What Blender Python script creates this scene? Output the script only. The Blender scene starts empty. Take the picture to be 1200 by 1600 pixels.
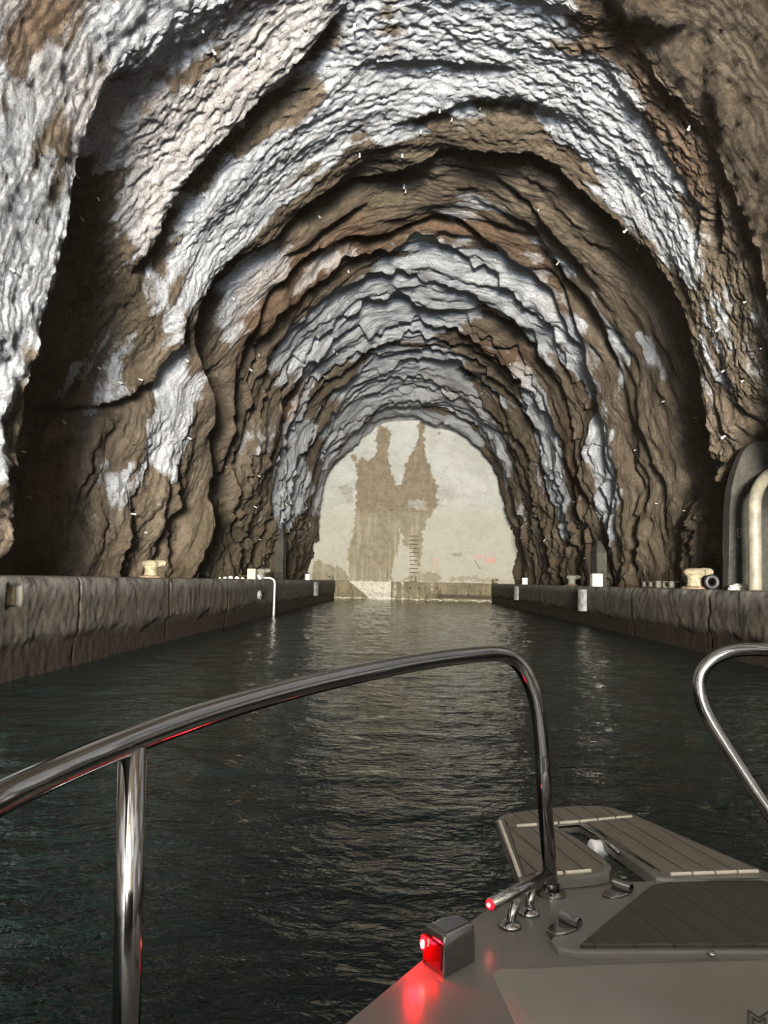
import math
import numpy as np

# ------------------------------------------------------------------ camera
# metres; water surface z = 0, the tunnel runs along +Y, the eye is 1.12 m above the water
F = 1200.0                      # focal length in pixels of a 1200 x 1600 frame
EYE = np.array([0.0, 0.0, 1.12])
VPX, VPY, ROLL = 630.0, 908.0, 0.021   # where the tunnel axis meets the picture, slope of the horizon


def _unit(v):
    return v / np.linalg.norm(v)


def _cam(px, py):
    return np.array([(px - 600.0) / F, -(py - 800.0) / F, -1.0])


_yw = _unit(_cam(VPX, VPY))
_zw = _unit(np.cross(_cam(VPX + 1000, VPY + 1000 * ROLL), _yw))
_xw = np.cross(_yw, _zw)
CAM = np.array([_xw, _yw, _zw])         # camera -> world


def ray(px, py):
    return CAM @ _cam(px, py)


def at(px, py, Y):
    """the point of the sight line through a pixel that lies Y metres down the tunnel"""
    d = ray(px, py)
    return EYE + d * (Y / d[1])


def on(px, py, z):
    """the point of that sight line at height z"""
    d = ray(px, py)
    return EYE + d * ((z - EYE[2]) / d[2])


# ------------------------------------------------------------------ rock vault
# inner profile: radius about the axis (x = 0, z = 1.12) against angle (0 right, 90 crown, 180 left)
PR = np.array([[-8, 6.7], [0, 6.66], [19.6, 6.78], [35, 7.33], [48.5, 8.27], [60.6, 9.05], [70, 9.5], [82, 9.72], [88, 9.8],
               [97, 9.68], [104, 9.25], [111, 8.74], [124, 7.84], [134, 6.95], [150, 6.0], [170, 5.68], [180, 5.76], [188, 5.8]])
# the overbreak lips: depth of each against angle
LIP_A = np.array([[-8, 13.0], [20, 12.8], [30, 12.6], [45, 12.4], [60, 12.2], [75, 11.6], [90, 11.3], [105, 10.6], [121, 9.7], [135, 10.5], [150, 10.6],
                  [188, 10.7]])
LIP_B = np.array([[-8, 15.8], [2, 15.8], [14.4, 15.8], [22.4, 16.4], [29.7, 15.8], [45.5, 15.7], [55.5, 16.1], [67, 16.2],
                  [75, 15.7], [82, 16.3], [89, 17.2], [96, 18.0], [103.6, 17.5], [112, 17.2], [123, 16.5], [128.5, 16.5], [132, 17.2],
                  [138, 19.6], [150, 21.0], [180, 22.2], [188, 22.2]])
LIP_C = np.array([[-8, 25.0], [2, 25.0], [31, 23.7], [44.8, 23.3], [57, 23.0], [67, 21.7], [76, 20.8], [84, 20.3], [93, 20.8],
                  [101, 20.2], [109, 19.4], [116, 19.6], [125, 20.6], [138, 23.0], [160, 25.8], [180, 26.8], [188, 26.8]])
AMP_A = np.array([[-8, 2.3], [14, 2.3], [22, 2.0], [27, 0.7], [32, .35], [60, .2], [75, .15], [100, .15], [118, .3], [127, 1.1], [140, 2.3],
                  [188, 2.8]])
AMP_B = np.array([[-8, .3], [13, .35], [21, 1.2], [30, 1.2], [42, 1.1], [60, .75], [75, .6], [100, .6], [112, .6], [128, 1.0], [138, 1.8], [188, 2.0]])
AMP_C = np.array([[-8, .4], [30, .45], [60, .6], [75, .7], [100, .75], [115, .5], [140, .5], [188, .5]])
NFAR = 12
Y_END = 47.6


def tab(t, x):
    # smoothed table lookup
    o = 0
    for d, w in ((-2.2, .25), (0, .5), (2.2, .25)):
        o = o + w * np.interp(x + d, t[:, 0], t[:, 1])
    return o


def wob(x, seed):
    """smooth one-dimensional noise in -1..1"""
    rs = np.random.RandomState(seed)
    o = 0
    for k, (f, a) in enumerate(((.021, .5), (.05, .5), (.11, .3), (.23, .18), (.5, .1))):
        o = o + a * np.sin(x * f * 2 * math.pi / 2 + rs.uniform(0, 6.28)) * rs.uniform(.6, 1.2)
    return o


def lips(phi):
    """list of (depth, recess behind it) for each lip from the eye inward"""
    out = [(np.full_like(phi, 4.0) + wob(phi, 3) * .6, np.full_like(phi, .12)),
           (tab(LIP_A, phi) + wob(phi, 5) * .12, tab(AMP_A, phi)),
           (tab(LIP_B, phi) + wob(phi, 7) * .12, tab(AMP_B, phi))]
    c = tab(LIP_C, phi) + wob(phi, 9) * .15
    out.append((c, tab(AMP_C, phi)))
    rs = np.random.RandomState(21)
    w, ws = 0.0, []
    for k in range(NFAR):
        w += rs.uniform(.6, 1.3)
        ws.append(w)
    last = c
    for k in range(NFAR):
        f = ws[k] / (w + .9)
        y = c * (1 - f) + Y_END * f + wob(phi * 1.3, 40 + k) * 1.0
        y = np.maximum(y, last + .35)
        y = np.minimum(y, Y_END - .25 * (NFAR - k))
        amp = rs.uniform(.22, .50) * (1 + .35 * wob(phi, 80 + k))
        out.append((y, np.clip(amp, .12, .9)))
        last = y
    return out


def saw(t):
    """recess profile behind a lip: steep step out, then a long slope back in"""
    s = np.clip(t / .13, 0, 1)
    s = s * s * (3 - 2 * s)
    return s * (1 - t) ** 1.1


def smooth_radius(phi, y, grooves=True):
    """radius of the vault without its roughness (arrays of equal shape)"""
    L = lips(phi)
    r = tab(PR, phi)
    if grooves:
        for pts, amp, ln in GROOVES:
            p = np.array(pts)
            yg = np.interp(phi, p[:, 0], p[:, 1])
            e = np.minimum(phi - p[0, 0], p[-1, 0] - phi) / 4.0
            fade = np.clip(e, 0, 1)
            t = (y - yg) / ln
            hump = np.exp(-((t + .12) / .3) ** 2) * .25
            r = r + amp * fade * (saw(np.clip(t, 0, 1)) * (t > 0) - hump)
    ys = [l[0] for l in L] + [np.full_like(phi, Y_END + .4)]
    add = np.zeros_like(phi)
    for k in range(len(L)):
        a, b = ys[k], ys[k + 1]
        t = (y - a) / (b - a)
        m = (t >= 0) & (t < 1)
        add = np.where(m, L[k][1] * saw(np.clip(t, 0, 1)), add)
    return r + add

# ------------------------------------------------------------------ light levels
DAY_W = 62000.0
BLUE_W = 20000.0
RED_W = .7
SKY_S = .15
EXPO = 0.45
# colour patches of the rock: (channel, strength, outline in (angle, depth)); stains of the end wall: (strength, outline in (x, z))
# smaller grooves: (course in (angle, depth), depth of the recess, length of the slope behind it)
GROOVES = [
    ([(96.5,12.16),(99.7,12.54),(105.4,12.94),(112.7,13.12),(118.0,13.17),(127.2,13.85),(133.2,14.04)],0.75,1.6),
    ([(47.1,14.63),(52.2,13.62),(59.5,13.44),(68.0,12.93),(73.4,12.4)],0.15,1.4),
    ([(71.8,14.5),(78.4,14.32),(85.7,15.06),(93.5,15.69)],0.28,1.2),
    ([(77.0,13.48),(84.7,13.79),(91.8,13.67),(97.5,13.75)],0.15,0.9),
    ([(124.4,8.98),(125.8,9.29),(126.1,9.92)],0.5,0.8),
    ([(110.6,11.24),(115.8,10.6),(120.4,10.65),(125.0,11.15)],0.3,0.9),
    ([(63.4,10.59),(65.2,10.98),(69.0,11.36),(73.1,11.11)],0.35,2.0),
    ([(53.4,12.18),(56.1,11.73),(59.6,11.34),(61.5,10.69)],0.2,1.2),
    ([(46.8,13.74),(48.6,13.34),(52.2,12.97)],0.6,0.8),
    ([(130.2,16.08),(134.4,16.55),(142.8,16.52),(149.7,15.59),(155.5,14.76)],0.7,1.0),
    ([(153.8,18.66),(164.3,19.66),(178.3,20.31)],0.7,1.0),
    ([(157.4,18.41),(166.9,18.87),(177.0,19.45)],0.5,0.8),
    ([(2.5,22.75),(10.0,21.74),(17.3,21.76)],0.5,1.0),
    ([(2.2,18.81),(10.9,18.26),(19.5,19.07)],0.4,0.6),
    ([(127.4,20.67),(138.9,22.36),(153.4,23.94),(175.4,25.79)],0.5,1.2),
    ([(95.9,19.21),(100.9,19.1),(106.7,19.08),(112.6,18.79)],0.35,1.0),
    ([(43.3,24.25),(50.0,22.87),(58.5,21.9),(67.7,20.85)],0.35,1.2),
    ([(44.1,21.51),(52.4,20.84),(62.9,20.6),(72.2,19.24)],0.35,1.2),
    ([(128.0,23.36),(141.7,24.3),(158.5,25.28),(174.8,27.92)],0.4,1.0),
    ([(58.4,19.54),(66.5,18.73),(72.5,18.18),(78.7,17.62)],0.2,0.8),
]
ROCK_PATCHES = [
    (0,1,[(98.0,11.98),(99.2,12.75),(100.1,13.65),(103.7,14.5),(107.2,14.43),(114.6,14.0),(121.4,14.38),(126.9,15.04),(130.1,15.82),(128.7,16.48),(121.7,16.55),(114.6,16.63),(108.8,16.4),(104.7,16.56),(104.2,16.05),(100.5,16.11),(96.8,15.74),(92.7,16.34),(87.0,15.74),(82.4,15.25),(78.9,14.65),(74.5,14.98),(68.2,15.41),(62.9,15.73),(57.0,15.61),(50.4,15.67),(47.5,15.02),(49.7,14.36),(55.3,13.95),(61.5,13.45),(65.6,13.08),(70.4,12.9),(74.3,12.48),(77.4,11.17),(97.7,11.4)]),
    (0,-1,[(93.8,11.61),(91.4,11.63),(91.2,13.18),(90.3,14.06),(92.4,14.16),(93.1,13.29)]),
    (0,-0.8,[(104.4,12.13),(99.6,12.4),(99.8,13.16),(102.9,14.62),(107.4,13.89)]),
    (0,0.8,[(132.1,8.39),(130.6,8.85),(131.3,9.23),(130.0,10.02),(133.8,10.2),(137.7,12.8),(142.5,13.28),(150.1,10.42),(157.2,10.47),(166.3,10.36),(167.6,9.49),(133.5,7.73)]),
    (0,0.95,[(126.8,8.73),(122.1,9.41),(119.6,11.17),(111.5,11.67),(103.7,10.81),(97.8,11.56),(100.0,12.97),(106.3,13.7),(115.0,13.25),(124.5,13.55),(131.5,13.67),(130.1,12.92),(126.2,12.34),(127.1,11.44),(128.2,9.42)]),
    (0,0.8,[(130.0,7.56),(126.8,8.73),(128.2,9.42),(130.6,8.85),(134.3,7.91)]),
    (0,1,[(153.5,17.09),(147.8,16.83),(141.5,17.24),(134.7,17.31),(137.8,18.19),(145.1,18.61),(153.0,18.98),(157.1,18.54),(157.0,17.94)]),
    (0,0.9,[(130.5,14.95),(129.4,15.7),(132.6,16.14),(136.4,16.38),(134.6,15.52)]),
    (0,0.45,[(150.6,14.41),(139.8,15.15),(143.9,15.86),(150.7,15.46),(153.5,14.88)]),
    (0,0.5,[(164.4,16.08),(161.2,16.57),(159.5,17.44),(165.2,18.05),(167.7,17.14),(168.6,16.49)]),
    (0,1,[(123.8,18.07),(116.0,18.44),(110.9,18.59),(111.0,19.07),(113.9,19.33),(119.4,19.72),(126.5,20.16),(128.2,19.38)]),
    (0,0.8,[(110.6,20.94),(102.1,20.98),(101.2,21.59),(106.3,21.49),(109.3,21.49)]),
    (0,1,[(123.4,24.98),(118.5,23.72),(112.2,23.48),(102.2,23.43),(94.6,23.46),(90.5,22.82),(90.0,21.33),(85.7,21.46),(82.2,21.89),(78.0,21.79),(72.5,20.86),(67.8,21.23),(62.8,22.15),(56.2,22.09),(51.2,22.27),(43.3,24.25),(46.3,24.72),(51.7,24.72),(58.7,25.76),(64.0,26.9),(68.4,25.11),(75.2,26.03),(80.8,29.5),(89.5,30.98),(102.5,31.15),(111.2,29.76),(118.7,30.49),(122.8,35.22),(131.6,35.32),(133.6,30.15),(125.4,29.64),(117.1,28.86)]),
    (0,0.9,[(103.2,32.9),(89.5,31.9),(76.5,32.17),(71.4,35.13),(78.6,35.69),(89.2,37.72),(100.6,37.4),(109.7,37.28),(123.2,38.98),(126.9,39.49),(117.0,36.46)]),
    (0,0.9,[(65.8,29.2),(58.5,28.41),(49.2,28.7),(42.6,29.28),(22.8,30.56),(16.2,32.39),(16.7,32.84),(29.1,33.41),(43.7,34.33),(55.9,32.21),(60.7,30.57)]),
    (0,1,[(43.2,24.69),(41.5,23.02),(35.0,23.17),(28.3,23.38),(21.9,23.28),(10.8,24.45),(7.0,25.5),(13.4,25.98),(19.9,26.46),(27.1,25.81),(39.0,25.22)]),
    (0,0.8,[(56.4,20.47),(53.3,20.32),(47.1,20.74),(42.1,21.22),(42.6,21.97),(48.4,21.23)]),
    (0,1,[(45.6,19.34),(44.4,18.82),(42.3,19.02),(43.1,19.47)]),
    (0,0.95,[(149.0,30.71),(140.3,31.66),(132.9,33.3),(130.6,35.73),(130.0,39.18),(136.6,40.3),(146.3,38.23),(155.6,36.39),(159.4,33.11),(154.9,31.61)]),
    (0,0.7,[(138.8,42.72),(123.3,42.69),(116.9,43.64),(125.6,45.49),(140.4,47.5),(150.9,47.36)]),
    (0,0.8,[(112.3,37.16),(96.7,37.43),(78.6,35.69),(69.2,36.32),(53.4,39.67),(42.1,42.35),(43.8,44.28),(55.7,43.15),(69.1,42.6),(80.5,42.19),(97.5,42.43),(112.7,42.06),(127.9,42.87),(127.4,40.81)]),
    (0,0.35,[(43.9,15.34),(37.0,12.13),(28.6,13.52),(32.6,15.7)]),
    (0,0.8,[(85.0,19.93),(81.0,19.84),(80.7,20.28),(83.7,21.18)]),
    (0,0.4,[(81.4,19.17),(75.6,19.0),(74.1,19.43),(79.1,19.57)]),
    (0,0.6,[(72.7,19.29),(69.9,19.41),(64.8,20.29),(62.6,20.73),(65.8,20.48)]),
    (1,0.6,[(126.8,8.73),(122.1,9.41),(119.6,11.17),(111.5,11.67),(103.7,10.81),(97.8,11.56),(100.0,12.97),(106.3,13.7),(115.0,13.25),(124.5,13.55),(131.5,13.67),(130.1,12.92),(126.2,12.34),(127.1,11.44),(128.2,9.42)]),
    (0,0.6,[(119.2,8.58),(103.7,10.81),(111.5,11.67),(119.6,11.17),(122.1,9.41),(122.7,8.95)]),
    (1,0.8,[(126.2,7.53),(119.5,8.64),(122.7,8.95),(126.1,8.64),(128.0,7.74)]),
    (1,0.6,[(124.5,9.08),(123.3,9.44),(124.2,10.07),(126.6,9.79)]),
    (1,0.5,[(75.6,11.56),(69.8,11.91),(61.1,12.18),(53.6,12.92),(51.9,13.54),(58.7,13.69),(66.2,13.0),(73.0,12.67)]),
    (1,0.8,[(59.7,12.76),(54.2,12.67),(52.7,13.11),(56.4,13.37)]),
    (1,0.8,[(120.4,18.95),(110.3,18.94),(98.1,19.71),(90.0,20.37),(81.9,20.04),(73.5,19.97),(64.8,21.01),(59.5,22.19),(63.8,23.02),(72.5,20.86),(79.2,21.73),(84.6,21.51),(90.0,21.26),(94.5,22.53),(103.2,22.78),(113.3,22.51),(124.7,22.1),(130.5,21.09)]),
    (1,0.9,[(128.1,29.45),(122.8,27.77),(114.4,28.74),(116.4,29.4),(122.7,31.2),(129.4,31.05)]),
    (1,0.9,[(80.8,29.5),(71.6,29.09),(62.4,27.41),(58.0,28.69),(64.3,31.24),(73.5,31.22)]),
    (1,0.7,[(76.4,26.17),(69.8,25.66),(67.6,26.22),(73.1,26.81)]),
    (1,0.6,[(48.6,28.04),(47.0,26.61),(23.2,28.19),(23.5,28.82),(31.0,29.93),(41.8,28.77)]),
    (1,0.5,[(85.8,35.58),(65.1,37.65),(68.3,40.07),(79.5,38.33)]),
    (2,0.8,[(183.3,21.47),(162.6,20.81),(161.5,24.13),(160.9,31.66),(157.2,47.5),(186.5,47.5)]),
    (2,0.3,[(-3.4,47.5),(21.0,47.5),(15.3,34.98),(8.4,27.12),(22.9,21.78),(23.7,15.8),(19.9,12.69),(0.1,14.86)]),
    (2,0.6,[(95.5,22.27),(90.0,22.09),(91.1,23.38),(95.9,23.57),(99.3,22.97)]),
    (2,0.5,[(138.6,14.36),(131.6,14.74),(135.6,15.92),(145.6,16.0),(141.3,15.33)]),
]
WALL_STAINS = [
    (1,[(-1.7,10.71),(-1.11,10.72),(-0.96,9.85),(-1.14,8.91),(-0.92,7.98),(-0.51,7.06),(-0.24,6.93),(-0.06,7.73),(0.12,8.66),(0.64,9.47),(0.81,10.95),(1.14,10.95),(1.17,9.08),(1.44,8.42),(1.72,7.49),(2.06,6.84),(2.01,5.91),(1.75,5.38),(1.37,4.85),(1.12,4.06),(1.09,2.1),(0.83,1.97),(0.55,3.26),(0.22,3.13),(-0.04,3.51),(-0.2,4.56),(-0.24,3.51),(-0.55,2.46),(-0.65,1.09),(-3.12,1.04),(-3.41,2.01),(-3.31,3.45),(-2.95,4.77),(-2.99,6.35),(-3.04,8.34),(-2.65,8.61),(-2.18,8.49),(-1.99,8.76),(-1.73,9.03),(-1.88,9.83)]),
    (0.9,[(-3.38,8.87),(-3.16,8.94),(-2.91,8.45),(-3.33,8.39)]),
    (0.5,[(-4.12,6.86),(-3.6,7.13),(-3.13,6.74),(-3.11,5.82),(-3.64,5.81)]),
    (0.8,[(-5.51,2.36),(-4.46,2.12),(-3.66,1.74),(-2.99,0.98),(-5.6,0.92)]),
    (0.6,[(-0.52,1.03),(0.77,1.71),(1.29,1.85),(2.07,1.73),(2.47,1.09)]),
    (0.55,[(2.6,1.1),(2.98,1.47),(4.01,1.6),(5.05,1.47),(6.73,1.18)]),
    (0.4,[(1.99,7.1),(3.04,6.72),(4.09,6.48),(3.96,6.15),(2.92,6.19),(2.14,5.92)]),
    (-0.5,[(0.17,6.14),(1.22,6.16),(1.48,5.9),(1.36,5.51),(0.84,5.43),(0.18,5.62)]),
    (0.8,[(2.01,10.36),(2.23,10.37),(2.18,10.14),(2.05,10.12)]),
    (0.7,[(1.9,8.76),(2.07,8.76),(2.02,8.59),(1.91,8.6)]),
]
import bpy
import bmesh
from mathutils import Vector, Matrix

S = bpy.context.scene
C = bpy.context.collection
RS = np.random.RandomState(11)


# ------------------------------------------------------------------ noise
_perm = np.random.RandomState(5).permutation(256).astype(np.int64)
_perm = np.concatenate([_perm, _perm, _perm])
_grad = np.array([[1, 1, 0], [-1, 1, 0], [1, -1, 0], [-1, -1, 0], [1, 0, 1], [-1, 0, 1], [1, 0, -1], [-1, 0, -1],
                  [0, 1, 1], [0, -1, 1], [0, 1, -1], [0, -1, -1]], float)


def perlin(x, y, z):
    xi, yi, zi = np.floor(x).astype(np.int64), np.floor(y).astype(np.int64), np.floor(z).astype(np.int64)
    xf, yf, zf = x - xi, y - yi, z - zi
    u, v, w = (t * t * t * (t * (t * 6 - 15) + 10) for t in (xf, yf, zf))
    xi &= 255
    yi &= 255
    zi &= 255
    r = 0
    for dx in (0, 1):
        for dy in (0, 1):
            for dz in (0, 1):
                h = _perm[_perm[_perm[xi + dx] + yi + dy] + zi + dz] % 12
                g = _grad[h]
                d = g[..., 0] * (xf - dx) + g[..., 1] * (yf - dy) + g[..., 2] * (zf - dz)
                r = r + d * (u if dx else 1 - u) * (v if dy else 1 - v) * (w if dz else 1 - w)
    return r


def fbm(x, y, z, octv=4, gain=.5):
    o, a, f = 0, 1.0, 1.0
    for k in range(octv):
        o = o + a * perlin(x * f + k * 17.3, y * f + k * 5.1, z * f - k * 9.7)
        a *= gain
        f *= 2.03
    return o


def ridged(x, y, z, octv=3):
    o, a, f = 0, 1.0, 1.0
    for k in range(octv):
        o = o + a * (1 - 2.2 * np.abs(perlin(x * f + k * 11.3, y * f + k * 7.9, z * f)))
        a *= .5
        f *= 2.1
    return o


def inside(px, py, poly, soft):
    """soft membership 0..1 of points in a polygon (soft = half width of the fringe)"""
    P = np.array(poly, float)
    res = np.zeros(px.shape)
    lo, hi = P.min(0) - soft, P.max(0) + soft
    m = (px > lo[0]) & (px < hi[0]) & (py > lo[1]) & (py < hi[1])
    if not m.any():
        return res
    x, y = px[m], py[m]
    ins = np.zeros(x.shape, bool)
    dist = np.full(x.shape, 1e9)
    n = len(P)
    for i in range(n):
        (x1, y1), (x2, y2) = P[i], P[(i + 1) % n]
        c = (y1 > y) != (y2 > y)
        with np.errstate(divide='ignore', invalid='ignore'):
            xx = (x2 - x1) * (y - y1) / (y2 - y1 if y2 != y1 else 1e-9) + x1
        ins ^= c & (x < xx)
        ex, ey = x2 - x1, y2 - y1
        t = np.clip(((x - x1) * ex + (y - y1) * ey) / (ex * ex + ey * ey + 1e-12), 0, 1)
        dist = np.minimum(dist, np.hypot(x - x1 - t * ex, y - y1 - t * ey))
    sd = np.where(ins, dist, -dist)
    res[m] = np.clip(.5 + sd / (2 * soft), 0, 1)
    return res


# ------------------------------------------------------------------ object helpers
def link(name, me, mat=None, parent=None):
    o = bpy.data.objects.new(name, me)
    C.objects.link(o)
    if mat is not None and me is not None:
        me.materials.append(mat)
    if parent is not None:
        o.parent = parent
    return o


def tag(o, label=None, cat=None, group=None, kind=None):
    if label:
        o['label'] = label
    if cat:
        o['category'] = cat
    if group:
        o['group'] = group
    if kind:
        o['kind'] = kind
    return o


def thing(name, loc, label, cat, group=None, rotz=0.0):
    o = link(name, None)
    o.location = loc
    o.rotation_euler = (0, 0, rotz)
    return tag(o, label, cat, group)


def smooth(me, on_=True):
    me.polygons.foreach_set('use_smooth', [on_] * len(me.polygons))


def grid_mesh(name, P, flip=False):
    """mesh from an (n, m, 3) array of points"""
    n, m = P.shape[:2]
    me = bpy.data.meshes.new(name)
    idx = np.arange(n * m).reshape(n, m)
    q = np.stack([idx[:-1, :-1], idx[1:, :-1], idx[1:, 1:], idx[:-1, 1:]], -1).reshape(-1, 4)
    if flip:
        q = q[:, ::-1]
    raw_mesh(me, P.reshape(-1, 3), q)
    return me


def raw_mesh(me, V, Q):
    me.vertices.add(len(V))
    me.vertices.foreach_set('co', np.ascontiguousarray(V, dtype=np.float32).ravel())
    me.loops.add(Q.size)
    me.loops.foreach_set('vertex_index', np.ascontiguousarray(Q, dtype=np.int32).ravel())
    me.polygons.add(len(Q))
    me.polygons.foreach_set('loop_start', np.arange(0, Q.size, 4, dtype=np.int32))
    me.update(calc_edges=True)
    smooth(me)


def set_attr(me, name, vals):
    a = me.attributes.new(name, 'FLOAT_COLOR', 'POINT')
    v = np.ones((len(me.vertices), 4), np.float32)
    v[:, :vals.shape[1]] = vals
    a.data.foreach_set('color', v.ravel())


def bm_obj(name, bm, mat, parent=None, sm=False, bevel=0, seg=2):
    if bevel:
        bmesh.ops.bevel(bm, geom=[e for e in bm.edges], offset=bevel, segments=seg, affect='EDGES', profile=.5, clamp_overlap=True)
    bmesh.ops.recalc_face_normals(bm, faces=bm.faces[:])
    me = bpy.data.meshes.new(name)
    bm.to_mesh(me)
    bm.free()
    if sm:
        smooth(me)
    return link(name, me, mat, parent)


def bm_box(bm, x0, x1, y0, y1, z0, z1, M=None):
    v = [bm.verts.new((x, y, z)) for x in (x0, x1) for y in (y0, y1) for z in (z0, z1)]
    for f in ((0, 1, 3, 2), (4, 6, 7, 5), (0, 4, 5, 1), (2, 3, 7, 6), (0, 2, 6, 4), (1, 5, 7, 3)):
        bm.faces.new([v[i] for i in f])
    if M is not None:
        bmesh.ops.transform(bm, matrix=M, verts=v)
    return v


def bm_prism(bm, pts, z0, z1):
    """closed outline (x, y) extruded from z0 to z1"""
    a = [bm.verts.new((p[0], p[1], z0)) for p in pts]
    b = [bm.verts.new((p[0], p[1], z1)) for p in pts]
    n = len(pts)
    bm.faces.new(a[::-1])
    top = bm.faces.new(b)
    for i in range(n):
        bm.faces.new((a[i], a[(i + 1) % n], b[(i + 1) % n], b[i]))
    return top


def bm_lathe(bm, prof, n=24, M=None):
    """profile [(r, z)] turned about z"""
    rings = []
    vs = []
    for r, z in prof:
        if r < 1e-6:
            v = bm.verts.new((0, 0, z))
            rings.append([v])
            vs.append(v)
        else:
            k = [bm.verts.new((r * math.cos(2 * math.pi * i / n), r * math.sin(2 * math.pi * i / n), z)) for i in range(n)]
            rings.append(k)
            vs += k
    for a, b in zip(rings[:-1], rings[1:]):
        for i in range(n):
            j = (i + 1) % n
            if len(a) == 1 and len(b) == 1:
                continue
            if len(a) == 1:
                bm.faces.new((a[0], b[i], b[j]))
            elif len(b) == 1:
                bm.faces.new((a[i], a[j], b[0]))
            else:
                bm.faces.new((a[i], a[j], b[j], b[i]))
    if M is not None:
        bmesh.ops.transform(bm, matrix=M, verts=vs)
    return vs


def spline(pts, n=10):
    """Catmull-Rom through points"""
    p = [Vector(q) for q in pts]
    p = [p[0] * 2 - p[1]] + p + [p[-1] * 2 - p[-2]]
    out = []
    for i in range(1, len(p) - 2):
        for k in range(n):
            t = k / n
            a, b, c, d = p[i - 1], p[i], p[i + 1], p[i + 2]
            out.append(.5 * ((2 * b) + (c - a) * t + (2 * a - 5 * b + 4 * c - d) * t * t + (3 * b - a - 3 * c + d) * t ** 3))
    out.append(p[-2])
    return out


def bm_tube(bm, pts, r, n=16, caps=True):
    pts = [Vector(p) for p in pts]
    rings = []
    t0 = (pts[1] - pts[0]).normalized()
    up = Vector((0, 0, 1)) if abs(t0.z) < .9 else Vector((1, 0, 0))
    nrm = t0.cross(up).normalized()
    for i, p in enumerate(pts):
        a = pts[max(i - 1, 0)]
        b = pts[min(i + 1, len(pts) - 1)]
        t = (b - a).normalized()
        nrm = (nrm - t * nrm.dot(t)).normalized()
        bi = t.cross(nrm)
        rr = r[i] if isinstance(r, (list, tuple)) else r
        rings.append([bm.verts.new(p + (nrm * math.cos(2 * math.pi * k / n) + bi * math.sin(2 * math.pi * k / n)) * rr) for k in range(n)])
    for a, b in zip(rings[:-1], rings[1:]):
        for i in range(n):
            j = (i + 1) % n
            bm.faces.new((a[i], a[j], b[j], b[i]))
    if caps:
        bm.faces.new(rings[0][::-1])
        bm.faces.new(rings[-1])


def tube_obj(name, pts, r, mat, parent=None, n=16):
    bm = bmesh.new()
    bm_tube(bm, pts, r, n)
    return bm_obj(name, bm, mat, parent, sm=True)


# ------------------------------------------------------------------ materials
def new_mat(name):
    m = bpy.data.materials.new(name)
    m.use_nodes = True
    nt = m.node_tree
    b = nt.nodes['Principled BSDF']
    return m, nt, b


class N:
    """small node-graph writer"""

    def __init__(self, nt):
        self.nt = nt

    def node(self, t, **kw):
        n = self.nt.nodes.new(t)
        for k, v in kw.items():
            setattr(n, k, v)
        return n

    def put(self, sock, v):
        if isinstance(v, bpy.types.NodeSocket):
            self.nt.links.new(v, sock)
        else:
            if sock.type == 'RGBA' and len(v) == 3:
                v = (*v, 1)
            sock.default_value = v

    def geo(self):
        return self.node('ShaderNodeNewGeometry').outputs['Position']

    def obj(self):
        return self.node('ShaderNodeTexCoord').outputs['Object']

    def scale(self, v, s, rot=(0, 0, 0), loc=(0, 0, 0)):
        n = self.node('ShaderNodeMapping')
        self.put(n.inputs['Vector'], v)
        n.inputs['Scale'].default_value = s
        n.inputs['Rotation'].default_value = rot
        n.inputs['Location'].default_value = loc
        return n.outputs[0]

    def noise(self, v, sc, det=4, rough=.55, dist=0.0, color=False):
        n = self.node('ShaderNodeTexNoise')
        self.put(n.inputs['Vector'], v)
        n.inputs['Scale'].default_value = sc
        n.inputs['Detail'].default_value = det
        n.inputs['Roughness'].default_value = rough
        n.inputs['Distortion'].default_value = dist
        return n.outputs['Color' if color else 'Fac']

    def math(self, op, a, b=None, c=None, clamp=False):
        n = self.node('ShaderNodeMath', operation=op, use_clamp=clamp)
        self.put(n.inputs[0], a)
        if b is not None:
            self.put(n.inputs[1], b)
        if c is not None:
            self.put(n.inputs[2], c)
        return n.outputs[0]

    def ramp(self, v, lo, hi, a=0.0, b=1.0):
        n = self.node('ShaderNodeMapRange', interpolation_type='SMOOTHSTEP')
        self.put(n.inputs[0], v)
        for i, k in zip((1, 2, 3, 4), (lo, hi, a, b)):
            n.inputs[i].default_value = k
        return n.outputs[0]

    def mix(self, f, a, b):
        n = self.node('ShaderNodeMix', data_type='RGBA')
        self.put(n.inputs[0], f)
        self.put(n.inputs[6], a)
        self.put(n.inputs[7], b)
        return n.outputs[2]

    def attr(self, name):
        n = self.node('ShaderNodeAttribute', attribute_name=name)
        s = self.node('ShaderNodeSeparateColor')
        self.put(s.inputs[0], n.outputs['Color'])
        return s.outputs[0], s.outputs[1], s.outputs[2]

    def sep(self, v):
        s = self.node('ShaderNodeSeparateXYZ')
        self.put(s.inputs[0], v)
        return s.outputs

    def bump(self, h, dist, strength=1.0, nrm=None):
        n = self.node('ShaderNodeBump')
        n.inputs['Strength'].default_value = strength
        n.inputs['Distance'].default_value = dist
        self.put(n.inputs['Height'], h)
        if nrm is not None:
            self.put(n.inputs['Normal'], nrm)
        return n.outputs[0]


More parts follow.
